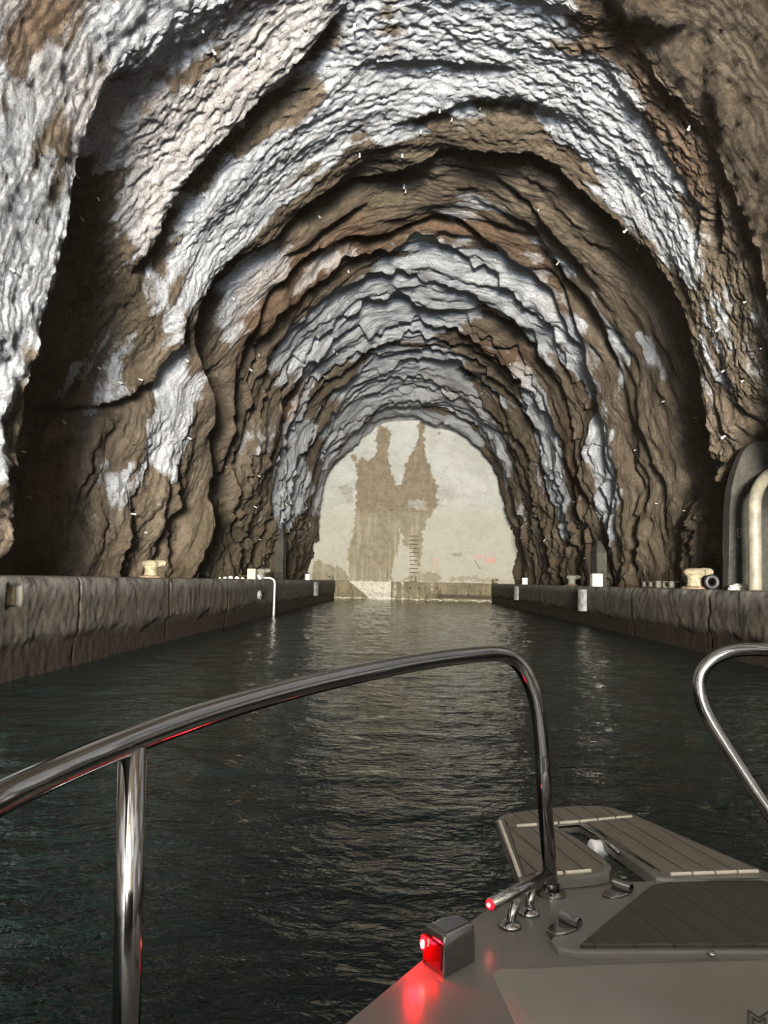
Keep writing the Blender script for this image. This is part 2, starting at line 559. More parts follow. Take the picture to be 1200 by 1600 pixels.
def flat_mat(name, col, rough=.5, metal=0.0, noise=.0, nsc=20, emit=None, es=0.0, bump=0.0, coat=0.0):
    m, nt, b = new_mat(name)
    g = N(nt)
    v = g.obj()
    if noise:
        f = g.noise(v, nsc, 5, .6)
        g.put(b.inputs['Base Color'], g.mix(g.ramp(f, .3, .7), tuple(c * (1 - noise) for c in col), tuple(min(1, c * (1 + noise)) for c in col)))
    else:
        g.put(b.inputs['Base Color'], col)
    b.inputs['Roughness'].default_value = rough
    b.inputs['Metallic'].default_value = metal
    if coat:
        b.inputs['Coat Weight'].default_value = coat
        b.inputs['Coat Roughness'].default_value = .08
    if emit:
        g.put(b.inputs['Emission Color'], emit)
        b.inputs['Emission Strength'].default_value = es
    if bump:
        g.put(b.inputs['Normal'], g.bump(g.noise(v, nsc, 6, .65), bump))
    return m


def rock_material():
    m, nt, b = new_mat('shotcrete_rock')
    g = N(nt)
    P = g.geo()
    w, rust, damp = g.attr('patch')
    n1 = g.noise(P, 1.1, 6, .6)
    n2 = g.noise(P, 5.0, 6, .65)
    n3 = g.noise(P, 22.0, 5, .65)
    # earthy ground colour
    brown = g.mix(g.ramp(n1, .3, .7), BROWN_A, BROWN_B)
    brown = g.mix(g.ramp(n2, .35, .75, 0, .6), brown, BROWN_C)
    red = g.mix(g.ramp(n2, .3, .7), RUST_A, RUST_B)
    c = g.mix(g.math('MULTIPLY', rust, g.ramp(n1, .2, .6, .5, 1)), brown, red)
    c = g.mix(g.math('MULTIPLY', damp, g.ramp(n2, .2, .6, .6, 1)), c, g.mix(g.ramp(n2, .35, .65), DAMP_A, DAMP_B))
    # pale sprayed concrete, ragged where it meets the brown
    k = g.math('ADD', w, g.math('MULTIPLY_ADD', n2, .7, -.35))
    k = g.math('ADD', k, g.math('MULTIPLY_ADD', n3, .3, -.15))
    wm = g.ramp(k, .22, .60)
    pale = g.mix(g.ramp(n1, .3, .7), WHITE_A, WHITE_B)
    pale = g.mix(g.ramp(n3, .5, .8, 0, .35), pale, WHITE_C)
    pale = g.mix(g.math('MULTIPLY', rust, .8), pale, (.50, .40, .33))
    c = g.mix(wm, c, pale)
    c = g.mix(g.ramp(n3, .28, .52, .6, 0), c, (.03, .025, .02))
    g.put(b.inputs['Base Color'], c)
    b.inputs['Roughness'].default_value = .78
    b.inputs['Specular IOR Level'].default_value = .2
    # relief: trowel-like ripples across the tunnel, lumps, grit
    wp = g.node('ShaderNodeVectorMath', operation='ADD')
    g.put(wp.inputs[0], P)
    nv = g.node('ShaderNodeVectorMath', operation='SCALE')
    g.put(nv.inputs[0], g.noise(P, .9, 3, .5, color=True))
    nv.inputs['Scale'].default_value = .9
    g.put(wp.inputs[1], nv.outputs[0])
    y = g.sep(wp.outputs[0])[1]
    rip = g.math('SINE', g.math('MULTIPLY', y, 2 * math.pi / .17))
    rip = g.math('MULTIPLY', rip, g.ramp(n1, .35, .65, .1, 1))
    nr = g.bump(rip, .04, 1.0)
    lump = g.noise(P, 13.0, 8, .75, .2)
    nr = g.bump(lump, .30, 1.0, nr)
    vor = g.node('ShaderNodeTexVoronoi', feature='DISTANCE_TO_EDGE')
    g.put(vor.inputs['Vector'], g.scale(wp.outputs[0], (1.2, 2.6, .8)))
    vor.inputs['Scale'].default_value = 1.5
    crack = g.ramp(vor.outputs['Distance'], 0, .05)
    nr = g.bump(crack, .03, .6, nr)
    nr = g.bump(g.noise(P, 30, 5, .75), .12, 1.0, nr)
    g.put(b.inputs['Normal'], nr)
    return m


BROWN_A, BROWN_B, BROWN_C = (.155, .115, .076), (.24, .186, .130), (.11, .082, .053)
RUST_A, RUST_B = (.145, .082, .046), (.225, .135, .080)
DAMP_A, DAMP_B = (.085, .068, .04), (.17, .135, .08)
WHITE_A, WHITE_B, WHITE_C = (.50, .505, .515), (.68, .685, .695), (.30, .27, .23)


def concrete_material(name, a, b_, streak=.6, tide=True, lime=False):
    m, nt, b = new_mat(name)
    g = N(nt)
    P = g.geo()
    x, y, z = g.sep(P)
    n1 = g.noise(P, 1.4, 6, .6)
    n2 = g.noise(P, 9, 6, .65)
    st = g.noise(g.scale(P, (2.0, 2.0, .3)), 1.8, 6, .7)
    st2 = g.noise(g.scale(P, (3.5, 3.5, .45), loc=(3, 8, 1)), 2.0, 5, .7)
    n4 = g.noise(P, 40, 4, .7)
    c = g.mix(g.ramp(n1, .3, .7), a, b_)
    c = g.mix(g.ramp(n2, .3, .75, 0, .5), c, tuple(k * .5 for k in a))
    c = g.mix(g.ramp(st, .52, .68, 0, streak), c, tuple(k * .38 for k in a))
    c = g.mix(g.ramp(st2, .60, .74, 0, streak), c, (.30, .275, .23))
    c = g.mix(g.ramp(n4, .3, .5, .5, 0), c, tuple(k * .35 for k in a))
    if tide:
        zz = g.math('ADD', z, g.math('MULTIPLY_ADD', n1, -.5, .25))
        c = g.mix(g.ramp(zz, .30, .52, .92, 0), c, (.020, .013, .008))
        top = g.ramp(zz, .78, 1.05, 0, .45)
        c = g.mix(top, c, (.22, .205, .185))
    if lime:
        w, dk_, _ = g.attr('patch')
        k = g.math('ADD', w, g.math('MULTIPLY_ADD', n2, .8, -.45))
        c = g.mix(g.ramp(k, .3, .6), c, (.55, .52, .44))
        c = g.mix(g.math('MULTIPLY', dk_, .85), c, (.05, .042, .028))
    g.put(b.inputs['Base Color'], c)
    b.inputs['Roughness'].default_value = .6
    b.inputs['Specular IOR Level'].default_value = .12
    nr = g.bump(g.noise(P, 9, 9, .75), .06, .8)
    nr = g.bump(g.noise(P, 50, 4, .7), .02, .9, nr)
    g.put(b.inputs['Normal'], nr)
    return m


def end_wall_material():
    m, nt, b = new_mat('limewashed_end_wall')
    g = N(nt)
    P = g.geo()
    s, lo, _ = g.attr('patch')
    n1 = g.noise(P, .8, 6, .6)
    n2 = g.noise(P, 3.5, 6, .65)
    n3 = g.noise(P, 14, 5, .65)
    c = g.mix(g.ramp(n1, .3, .7), (.32, .315, .28), (.40, .395, .355))
    c = g.mix(g.math('MULTIPLY', lo, .75), c, g.mix(g.ramp(n2, .3, .7), (.29, .27, .205), (.37, .345, .27)))
    c = g.mix(g.ramp(n2, .5, .75, 0, .5), c, (.25, .235, .19))
    k = g.math('ADD', s, g.math('ADD', g.math('MULTIPLY_ADD', n2, .5, -.25), g.math('MULTIPLY_ADD', n3, .3, -.15)))
    drip = g.noise(g.scale(P, (2.2, 1, .18)), 2.0, 5, .6)
    stain = g.mix(g.ramp(n2, .3, .7), (.135, .105, .066), (.20, .16, .105))
    stain = g.mix(g.ramp(drip, .52, .72, 0, .35), stain, (.28, .25, .19))
    low_st = g.mix(g.ramp(n2, .3, .7), (.16, .135, .085), (.24, .205, .135))
    low_st = g.mix(g.ramp(drip, .48, .66, 0, .6), low_st, (.33, .30, .225))
    stain = g.mix(g.math('MULTIPLY', lo, .8), stain, low_st)
    c = g.mix(g.ramp(k, .28, .72), c, stain)
    g.put(b.inputs['Base Color'], c)
    b.inputs['Roughness'].default_value = .7
    nr = g.bump(g.noise(g.scale(P, (1, 1, 2.2)), 4, 7, .62), .12, .7)
    nr = g.bump(n3, .05, .5, nr)
    g.put(b.inputs['Normal'], nr)
    return m


def water_material():
    m, nt, b = new_mat('dark_harbour_water')
    g = N(nt)
    P = g.geo()
    b.inputs['Base Color'].default_value = (.006, .011, .010, 1)
    b.inputs['Roughness'].default_value = .04
    b.inputs['IOR'].default_value = 1.19
    a = g.noise(g.scale(P, (.9, 1.25, 1), rot=(0, 0, .2)), 3.2, 3, .5, .4)
    c = g.noise(g.scale(P, (.9, 1.3, 1), rot=(0, 0, -.25)), 12.0, 3, .55, .5)
    d = g.noise(P, 26, 2, .5)
    nr = g.bump(a, .07, .5)
    nr = g.bump(c, .026, .6, nr)
    nr = g.bump(d, .006, .5, nr)
    g.put(b.inputs['Normal'], nr)
    return m


def teak_material(name, heading, spacing, col, off=0.0):
    m, nt, b = new_mat(name)
    g = N(nt)
    P = g.geo()
    Q = g.scale(P, (1, 1, 1), rot=(0, 0, -heading))
    x, y, z = g.sep(Q)
    t = g.math('FRACT', g.math('ADD', g.math('DIVIDE', x, spacing), off))
    d = g.math('ABSOLUTE', g.math('SUBTRACT', t, .5))
    seam = g.ramp(d, .5 - .003 / spacing, .5 - .0015 / spacing)
    grain = g.noise(g.scale(Q, (60, 3, 1)), 2.0, 4, .6)
    c = g.mix(g.ramp(grain, .3, .7), tuple(k * .75 for k in col), tuple(k * 1.2 for k in col))
    c = g.mix(seam, c, (.012, .011, .010))
    g.put(b.inputs['Base Color'], c)
    b.inputs['Roughness'].default_value = .6
    g.put(b.inputs['Normal'], g.bump(g.math('SUBTRACT', g.math('MULTIPLY', grain, .15), seam), .002, .6))
    return m
ROCK = rock_material()
CONC = concrete_material('quay_concrete', (.062, .053, .040), (.115, .10, .076), .8)
ENDQ = concrete_material('end_quay_concrete', (.17, .14, .085), (.26, .22, .145), .8, tide=False, lime=True)
GREY = concrete_material('old_grey_concrete', (.043, .040, .032), (.075, .069, .055), .4, tide=False)
CHROME = flat_mat('polished_steel', (.31, .305, .30), .10, 1.0)
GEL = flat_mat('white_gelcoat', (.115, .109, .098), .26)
HEAD = math.radians(14.0)
COACH = flat_mat('glossy_gelcoat', (.17, .16, .135), .4, coat=1.0)
COACH.node_tree.nodes['Principled BSDF'].inputs['Coat Roughness'].default_value = .32
TEAK = teak_material('teak_planks', HEAD, .058, (.115, .094, .073))
TEAKD = teak_material('dark_teak_planks', HEAD, .075, (.030, .025, .018), .3)
CAULK = flat_mat('pale_caulking', (.55, .50, .42), .6)
BLACK = flat_mat('matt_black', (.012, .012, .012), .5)
RUSTY = flat_mat('rusty_iron', (.13, .085, .05), .8, noise=.5, nsc=14, bump=.01)
BOLLARD = flat_mat('flaking_painted_iron', (.17, .14, .085), .7, noise=.45, nsc=9, bump=.02)
BOLLG = flat_mat('grey_painted_iron', (.15, .15, .12), .7, noise=.35, nsc=9, bump=.02)
WOOD = flat_mat('pale_timber', (.36, .28, .17), .7, noise=.2, nsc=12)
WHITEP = flat_mat('white_painted_block', (.45, .42, .34), .6, noise=.12, nsc=8)
PLAST = flat_mat('white_plastic', (.45, .43, .38), .5)
PVC = flat_mat('cream_pipe', (.12, .105, .075), .6, noise=.3, nsc=5)
DARKW = flat_mat('dark_wet_timber', (.05, .042, .03), .7, noise=.4, nsc=9)
FEND = flat_mat('grey_rubber_fender', (.12, .12, .11), .7, noise=.35, nsc=6, bump=.01)
RED_GLOW = flat_mat('red_lens_and_glint', (.25, .0, .0), .5, emit=(1, .004, .01), es=3.5)  # side light's lens, and the imitated reflection on the cleat
BULB_GLINT = flat_mat('hot_bulb_and_glint', (1, .8, .7), .3, emit=(1, .55, .45), es=8.0)  # side light's bulb, and the hot centre of the cleat's imitated reflection
WHITE_HL = flat_mat('white_highlight', (.9, .9, .92), .2)  # highlight of the anchor roller put in as colour
PAINTK = flat_mat('black_spray_paint', (.03, .03, .03), .8)
PAINTR = flat_mat('faded_red_paint', (.60, .30, .26), .8)
INK = flat_mat('dark_grey_lettering', (.05, .05, .05), .5)
WATER = water_material()
SEAB = flat_mat('dark_seabed', (.02, .025, .02), .9)


# ------------------------------------------------------------------ the vault
def build_vault():
    nphi = 720
    phi1 = np.linspace(-7, 187, nphi)
    L = lips(phi1)
    ys = [l[0] for l in L] + [np.full(nphi, Y_END + .8)]
    rows = []
    for t in np.linspace(0, 1, 26)[:-1]:                     # the stretch behind the boat, out to the mouth
        rows.append(-25 + (ys[0] + 25) * t ** .8)
    counts = [64, 165, 84] + [27] * NFAR + [10]
    for k in range(len(L)):
        n = counts[k] if k < len(counts) else 10
        t = np.linspace(0, 1, n + 1)[:-1] ** 1.25
        for tt in t:
            rows.append(ys[k] + (ys[k + 1] - ys[k]) * tt)
    Y = np.array(rows)
    PH = np.broadcast_to(phi1, Y.shape).copy()
    r = smooth_radius(PH, Y)
    a = np.radians(PH)
    R0 = tab(PR, PH)
    # roughness, evaluated in space
    X, Z = r * np.cos(a), r * np.sin(a)
    arc = a * 8.0
    low = np.clip((np.abs(PH - 90) - 50) / 25, 0, 1)          # 1 on the side walls, 0 at the crown
    near = np.clip((24 - Y) / 10, 0, 1)
    d = .42 * fbm(X * .28, Y * .5, Z * .28, 3) * np.clip(np.maximum(low, (Y - 13) / 4), .12, 1)
    calm = .3 + .7 * np.clip(np.maximum(low, (Y - 19) / 5), 0, 1)     # the crown nearest the boat is smoother
    d += .20 * (.6 + .5 * low) * calm * fbm(X * .8, Y * 1.5, Z * .8 * (1 - .5 * low), 4)
    wy = Y + .35 * perlin(X * .5, Y * .4, Z * .5 + 4)
    d += .085 * calm * ridged(arc * .22 + 3, wy * 1.2, X * .05, 3)
    d += .05 * calm * ridged(arc * .5 + 3, wy * 2.7, Z * .1 + 7, 3) * (.5 + .5 * low)
    d -= .14 * low * near * np.abs(fbm(X * 1.3, Y * 1.3, Z * .7 + 9, 3))
    d += .05 * calm * fbm(X * 3.2, Y * 4.2, Z * 3.2, 4, .55)
    d += .055 * near * fbm(X * 5.5, Y * 6.5, Z * 5.5, 4, .62)
    # rubbly ground beside the right-hand niche
    rub = inside(PH, Y, [(-3, 14.2), (22, 14.2), (24, 18), (8, 19), (-3, 18)], 1.5)
    d += .16 * rub * ridged(X * 2.2, Y * 2.2, Z * 2.2, 3)
    d *= np.clip((Y + 25) / 6, .3, 1)
    r = r + d
    P = np.stack([r * np.cos(a), Y, EYE[2] + r * np.sin(a)], -1)
    # colour patches, their outlines wandering a little
    pw = PH + 2.2 * fbm(X * .9, Y * .9, Z * .9 + 31, 3)
    yw = Y + .45 * fbm(X * .9 + 50, Y * .9, Z * .9, 3)
    patch = np.zeros(Y.shape + (3,))
    # elsewhere: broad blotches, mostly behind the boat
    blot = np.clip(fbm(X * .22, Y * .3, Z * .22, 3) * 1.6 + .35, 0, 1) * np.clip((9 - Y) / 2, 0, 1)
    patch[..., 0] = blot
    for ch, v, poly in ROCK_PATCHES:
        q = [((p - 90) * 7.5 / 57.3, y) for p, y in poly]
        k = inside((pw - 90) * 7.5 / 57.3, yw, q, .32)
        if v < 0:
            patch[..., ch] *= 1 + v * k
        else:
            patch[..., ch] = np.maximum(patch[..., ch], v * k)
    # drips of lime and rust over the far rings
    patch[..., 0] = np.maximum(patch[..., 0], .8 * inside((pw - 90) * 7.5 / 57.3, yw, [(-3.6, 43.2), (3.2, 43.6), (4.2, 48), (-4.6, 48)], .5))
    far = np.clip((Y - 24) / 6, 0, 1) * (1 - low)
    patch[..., 0] = np.clip(patch[..., 0] + .35 * far * (fbm(arc * .5, Y * 1.2, X * .1, 3) + .1), 0, 1)
    streak = fbm(arc * .55 + 9, Y * 2.6, X * .15, 4)
    patch[..., 0] = np.clip(patch[..., 0] + .55 * streak * (patch[..., 0] > .02) + .35 * np.clip(streak - .12, 0, 1), 0, 1)
    V = P.reshape(-1, 3)
    n, mm = Y.shape
    idx = np.arange(n * mm).reshape(n, mm)
    Q = np.stack([idx[:-1, :-1], idx[1:, :-1], idx[1:, 1:], idx[:-1, 1:]], -1)
    full = bpy.data.meshes.new('vault')
    raw_mesh(full, V, Q.reshape(-1, 4))
    vn = np.zeros(len(V) * 3, np.float32)
    full.vertex_normals.foreach_get('vector', vn)
    vn = vn.reshape(-1, 3)
    bpy.data.meshes.remove(full)
    i1 = int(np.searchsorted(phi1, 48))
    i2 = int(np.searchsorted(phi1, 132))
    for name, c0, c1 in (('wall_right', 0, i1), ('ceiling', i1, i2), ('wall_left', i2, mm - 1)):
        sub = idx[:, c0:c1 + 1]
        me = bpy.data.meshes.new(name)
        k = sub.shape
        ii = np.arange(k[0] * k[1]).reshape(k)
        raw_mesh(me, V[sub.ravel()], np.stack([ii[:-1, :-1], ii[1:, :-1], ii[1:, 1:], ii[:-1, 1:]], -1).reshape(-1, 4))
        me.normals_split_custom_set_from_vertices(vn[sub.ravel()].tolist())
        set_attr(me, 'patch', patch.reshape(-1, 3)[sub.ravel()])
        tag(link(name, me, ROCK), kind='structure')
    return P, phi1, Y


VP, VPHI, VY = build_vault()


# ------------------------------------------------------------------ end wall
QZ = 1.08                       # top of the quays above the water
XL, XR = -4.05, 5.20            # faces of the left and right quay
YQ, YW = 45.4, 47.0             # face of the end quay, end wall


def build_end_wall():
    xs = np.linspace(-7.6, 8.6, 340)
    zs = np.linspace(.6, 11.8, 250)
    Xg, Zg = np.meshgrid(xs, zs)
    d = .10 * fbm(Xg * .5, Zg * .9, 0 * Xg + 3, 4) * np.clip((Zg - 5.2) / .8, .35, 1)
    d += .10 * np.exp(-((Zg - 5.6) / .25) ** 2) * (1 + fbm(Xg, Zg, 0 * Xg, 3))
    d += .03 * fbm(Xg * 3, Zg * 5, 0 * Xg, 3)
    P = np.stack([Xg, YW - d, Zg], -1)
    xw = Xg + .16 * fbm(Xg * 2.2, Zg * 3.2, 0 * Xg + 8, 5, .7)
    zw = Zg + .20 * fbm(Xg * 2.6 + 9, Zg * 2.0, 0 * Xg + 2, 5, .7)
    s = np.zeros(Xg.shape)
    for v, poly in WALL_STAINS:
        k = inside(xw, zw, poly, .09)
        s = np.maximum(s, v * k) if v > 0 else s * (1 + v * k)
    me = grid_mesh('wall_back', P)
    set_attr(me, 'patch', np.stack([s.ravel(), np.clip((6.0 - Zg) / 1.2, 0, 1).ravel()], -1))
    w = tag(link('wall_back', me, end_wall_material()), kind='structure')
    return w


WALL = build_end_wall()


def wall_pt(px, py, off=.03):
    p = at(px, py, YW)
    return Vector((p[0], YW - .16 - off, p[2]))


# writing on the end wall
def graffiti():
    cu = bpy.data.curves.new('graffiti', 'FONT')
    cu.body = 'eesk'
    cu.size = .42
    cu.extrude = .004
    cu.offset = -.008
    o = bpy.data.objects.new('tmp_text', cu)
    C.objects.link(o)
    dg = bpy.context.evaluated_depsgraph_get()
    me = bpy.data.meshes.new_from_object(o.evaluated_get(dg))
    bpy.data.objects.remove(o)
    for v in me.vertices:
        v.co.x *= .78
        v.co.x += v.co.y * .18
    g = link('graffiti', me, PAINTK, WALL)
    p = wall_pt(706, 869)
    g.location = p
    g.rotation_euler = (math.pi / 2, 0, 0)
    g['label'] = 'black sprayed scrawl'
    rs = np.random.RandomState(3)

    def scrib(pts, r):
        bm = bmesh.new()
        bm_tube(bm, spline([wall_pt(*q) for q in pts], 4), r, 6)
        k = bm_obj('graffiti', bm, PAINTR, WALL)
        k['label'] = 'faded red scrawl'
    zz = [(740 + 3 * i + rs.uniform(-1, 1), 868 + (5 if i % 2 else -1) + rs.uniform(-1, 1)) for i in range(6)]
    zz += [(758 + 1.7 * i, 872 + (8 if i % 2 else 0) + rs.uniform(-2, 2)) for i in range(10)]
    scrib(zz, .022)
    scrib([(638, 870), (637, 876), (638, 881)], .03)
    scrib([(678, 872), (679, 880), (677, 889), (680, 872), (684, 880), (682, 890)], .012)
    bm = bmesh.new()
    bm_tube(bm, [wall_pt(741, 875), wall_pt(745, 882), wall_pt(750, 889)], .012, 6)
    bm_obj('graffiti', bm, PAINTK, WALL)['label'] = 'thin black stroke'


graffiti()

# iron rungs up the end wall
lad = thing('wall_ladder', wall_pt(646, 899, .04), 'rusty iron rungs climbing the stained end wall above the end quay', 'ladder')
for k in range(10):
    p = wall_pt(646.5, 838 + k * 6.3, .04) - lad.location
    bm = bmesh.new()
    w = .24
    bm_tube(bm, [p + Vector(q) for q in ((-w, .2, 0), (-w, -.06, 0), (-w + .03, -.09, 0), (w - .03, -.09, 0), (w, -.06, 0), (w, .2, 0))], .022, 8)
    bm_obj('rung', bm, RUSTY, lad, sm=True)


# ------------------------------------------------------------------ quays
def quay_side(name, x0, sgn):
    """long concrete quay; sgn -1 left (land towards -x), +1 right"""
    ys = list(np.linspace(-25, 4, 36)[:-1])
    y = 4.0
    while y < YW + .3:
        ys.append(y)
        y += max(.025, y * .0036)
    ys = np.array(ys)
    zf = np.linspace(-1.4, QZ, 64)
    zf = np.concatenate([[-2.2], zf])
    xt = np.concatenate([np.linspace(.03, .9, 16), [1.3, 1.8, 2.4, 3.4, 4.6]])
    Yg, Zg = np.meshgrid(ys, zf, indexing='ij')
    zero = 0 * Yg
    crust = .36 + .16 * fbm(Yg * .55, zero + sgn, zero, 4)
    k = np.clip((Zg - crust) / .05, 0, 1)
    d = .035 * k + .006 * fbm(Yg * 1.0, Zg * 1.5, zero + 5 * sgn, 4)
    d += .008 * k * np.clip(ridged(Yg * 1.6, Zg * 2.2, zero + 2 * sgn, 4) - .2, 0, 2)
    d += .008 * fbm(Yg * 9, Zg * 9, zero + sgn, 3)
    d -= .07 * np.clip((Zg - (QZ - .10 + .08 * fbm(Yg * 1.2, zero, zero + sgn, 3))) / .12, 0, 1) ** 2
    for jy in (9.5, 13.2, 17.6, 23.6, 29.5, 35.5, 41):          # construction joints
        d -= .03 * np.exp(-((Yg - jy - .05 * fbm(Zg * 3, zero, zero + jy, 2)) / (.0014 * jy)) ** 2)
    if sgn < 0:                                                  # the square pocket near the boat
        m = (Yg > 7.74) & (Yg < 8.02) & (Zg > .78) & (Zg < 1.0)
        d = np.where(m, -.30, d)
    face = np.stack([x0 - sgn * d, Yg, Zg], -1)
    Yt, Xt = np.meshgrid(ys, xt, indexing='ij')
    zt = QZ + .012 * fbm(Xt * 2, Yt * 2, Xt * 0, 4) - .0 * Xt
    top = np.stack([x0 + sgn * Xt, Yt, zt], -1)
    P = np.concatenate([face, top], 1)
    return tag(link(name, grid_mesh(name, P, flip=(sgn > 0)), CONC), kind='structure')


quay_side('quay_wall_left', XL, -1)
quay_side('quay_wall_right', XR, 1)


def quay_end():
    xs = np.linspace(XL - .4, XR + .4, 300)
    zf = np.linspace(-2, QZ, 60)
    Xg, Zg = np.meshgrid(xs, zf, indexing='ij')
    z0 = 0 * Xg
    d = .02 * fbm(Xg * 2, Zg * 3, z0, 4) + .03 * np.clip((Zg - .35) / .05, 0, 1)
    for jx in (-.66,):
        d -= .08 * np.exp(-((Xg - jx) / .03) ** 2)
    # stepped crack across the left panel
    st = np.clip(Xg + 3.3, 0, 3)
    line = QZ - .02 - np.floor(st / .13) * .13 * .82
    m = (Xg > -3.3) & (Xg < -1.75)
    d = np.where(m, d + .05 * (Zg > line) - .06 * (np.abs(Zg - line) < .035), d)
    face = np.stack([Xg, YQ - d, Zg], -1)
    ty = np.linspace(.03, 2.2, 12)
    Xt, Yt = np.meshgrid(xs, ty, indexing='ij')
    top = np.stack([Xt, YQ + Yt, QZ + .01 * fbm(Xt * 2, Yt * 2, 0 * Xt, 3)], -1)
    # lime-white panel right of the crack, pale line at the water, dark slime on the right half
    wob_ = .05 * fbm(Xg * 3, Zg * 3, z0 + 6, 3)
    w = ((Xg > -3.3) & (Zg > line) & (Xg < -.70)) * .56
    w = np.maximum(w, .95 * np.clip(1 - np.abs(Zg + wob_ - .07) / .05, 0, 1))
    w = np.maximum(w, .45 * np.clip(fbm(Xg * 2.6, Zg * .4, z0 + 2, 4) * 3 - .3, 0, 1) * (Xg > -.6) * (Xg < 1.8))
    dk_ = np.clip((.42 - Zg + wob_) / .06, 0, 1) * np.clip((Zg - .14) / .05, 0, 1) * np.clip((Xg - 1.7) / .4, .15, 1)
    for hx, hz in ((.42, .72), (.96, .72), (2.0, .76)):
        dk_ = np.maximum(dk_, np.clip(2 - np.hypot(Xg - hx, Zg - hz) / .05, 0, 1))
    pa = np.concatenate([np.stack([w, dk_], -1), np.zeros(top.shape[:2] + (2,))], 1)
    me = grid_mesh('quay_wall_end', np.concatenate([face, top], 1), flip=True)
    set_attr(me, 'patch', pa.reshape(-1, 2))
    return tag(link('quay_wall_end', me, ENDQ), kind='structure')


quay_end()

# water: a wide sheet, continuing out of the tunnel mouth
def water():
    ys = np.concatenate([np.linspace(-90, -1, 40), np.arange(-.9, 12, .05), np.linspace(12.05, YQ + .3, 220)])
    xs = np.concatenate([[-60, -30, -12, -8, -5.5], np.linspace(-4.6, 5.8, 190), [8, 12, 30, 60]])
    Yg, Xg = np.meshgrid(ys, xs, indexing='ij')
    h = .020 * fbm(Xg * 1.1, Yg * 1.6, 0 * Xg + 3, 3) + .007 * fbm(Xg * 5, Yg * 6.5, 0 * Xg, 2)
    return tag(link('water', grid_mesh('water', np.stack([Xg, Yg, h], -1), flip=True), WATER), kind='structure')


water()
# ------------------------------------------------------------------ things on the quays
lb0 = lad.location
bm = bmesh.new()
bm_box(bm, -.22, .22, -.3, .12, QZ - .01, QZ + .05, Matrix.Translation(Vector((lb0.x, YQ + .9, 0))))
for sx in (-.16, .10):
    bm_box(bm, sx, sx + .07, -.1, .0, QZ + .05, QZ + .36, Matrix.Translation(Vector((lb0.x, YQ + .9, 0))))
tag(bm_obj('iron_bracket', bm, RUSTY), 'small dark iron bracket on the end quay at the foot of the rungs', 'bracket')

def block(px, X, mat, size, label, group):
    Y = abs(X * F / (px - VPX))
    o = thing('marker_block', (X, Y, QZ), label, 'block', group)
    bm = bmesh.new()
    bm_box(bm, -size * .42, size * .42, -size * .4, size * .4, -.01, size)
    bm_obj('post', bm, mat, o, bevel=.012)
    return o, Y


GB = 'pale marker blocks along the quay edges'
for px, X, mat, s, lab, cat in (
        (393.5, -4.32, WOOD, .30, 'squared block of yellowish timber on the left quay edge, in front of a grey bollard', 'block'),
        (481, -4.30, WHITEP, .27, 'small white block on the left quay edge, near the end wall', 'block'),
        (818, 5.42, WHITEP, .30, 'small white block on the right quay edge, near the end wall', 'block'),
        (928.5, 5.45, WHITEP, .36, 'larger white block on the right quay edge, above the grey fender', 'block')):
    Y = abs(X * F / (px - VPX))
    bm = bmesh.new()
    bm_box(bm, -s * .40, s * .40, -s * .4, s * .4, -.01, s)
    o = bm_obj('marker_block', bm, mat, bevel=.014)
    o.location = (X, Y, QZ)
    tag(o, lab, cat, GB)
    # the fender hung on the face below
    if Y > 15 and mat is not WOOD:
        face = XL if X < 0 else XR
        sg = 1 if X < 0 else -1
        bm = bmesh.new()
        pts = [(0, -.26)] + [(sg * (.05 + .15 * math.sin(t)), -.26 * math.cos(t)) for t in np.linspace(0, math.pi, 9)] + [(0, .26)]
        bm_prism(bm, pts, -.62, .0)
        fo = bm_obj('quay_fender', bm, FEND, bevel=.02)
        fo.location = (face + sg * .048, Y + .1, QZ - .08)
        tag(fo, {481: 'grey rubber fender on the left quay face below the small white block',
                 818: 'grey rubber fender on the right quay face below the small white block',
                 928.5: 'big grey rounded fender on the right quay face below the larger white block'}[px], 'fender', 'rubber fenders on the quay faces')


def bollard(x, y, sc, mat, label, rotz=0.0):
    o = thing('mooring_bollard', (x, y, QZ), label, 'bollard', 'mooring bollards on the quays', rotz)
    bm = bmesh.new()
    bm_lathe(bm, [(0, .004), (.24, .004), (.24, .03), (.20, .05), (0, .05)], 20)
    bm_obj('base', bm, RUSTY, o, sm=False)
    bm = bmesh.new()
    bm_lathe(bm, [(0, .04), (.15, .04), (.13, .12), (.13, .20), (.18, .26), (.20, .30), (.17, .35), (.08, .37), (0, .375)], 22)
    bm_obj('post', bm, mat, o, sm=True)
    bm = bmesh.new()
    bm_tube(bm, spline([(0.02, 0, .27), (.14, 0, .30), (.25, 0, .31), (.31, 0, .29)], 5), [.09, .09, .085, .085, .08, .08, .08, .075, .075, .07, .07, .07, .065, .06, .055, .05], 12)
    bm_obj('horn', bm, mat, o, sm=True)
    o.scale = (sc, sc, sc)
    return o


bollard(-5.05, 15.3, .95, BOLLARD, 'weathered yellowish bollard on the left quay at the foot of the pale rock')
bollard(-5.0, 27.0, 1.0, BOLLG, 'grey bollard on the left quay behind the timber block', 0)
bollard(6.0, 27.6, 1.0, BOLLG, 'grey green bollard on the right quay between the two white blocks', 0)
bollard(5.95, 15.9, 1.15, BOLLARD, 'big yellowish bollard on the right quay beside the dark wooden pallet')
bollard(5.45, 46.0, .8, BOLLARD, 'tiny rusty bollard at the right corner of the end quay', .5)
bollard(-4.3, 46.0, .7, BOLLG, 'tiny bollard at the left corner of the end quay', 2.5)
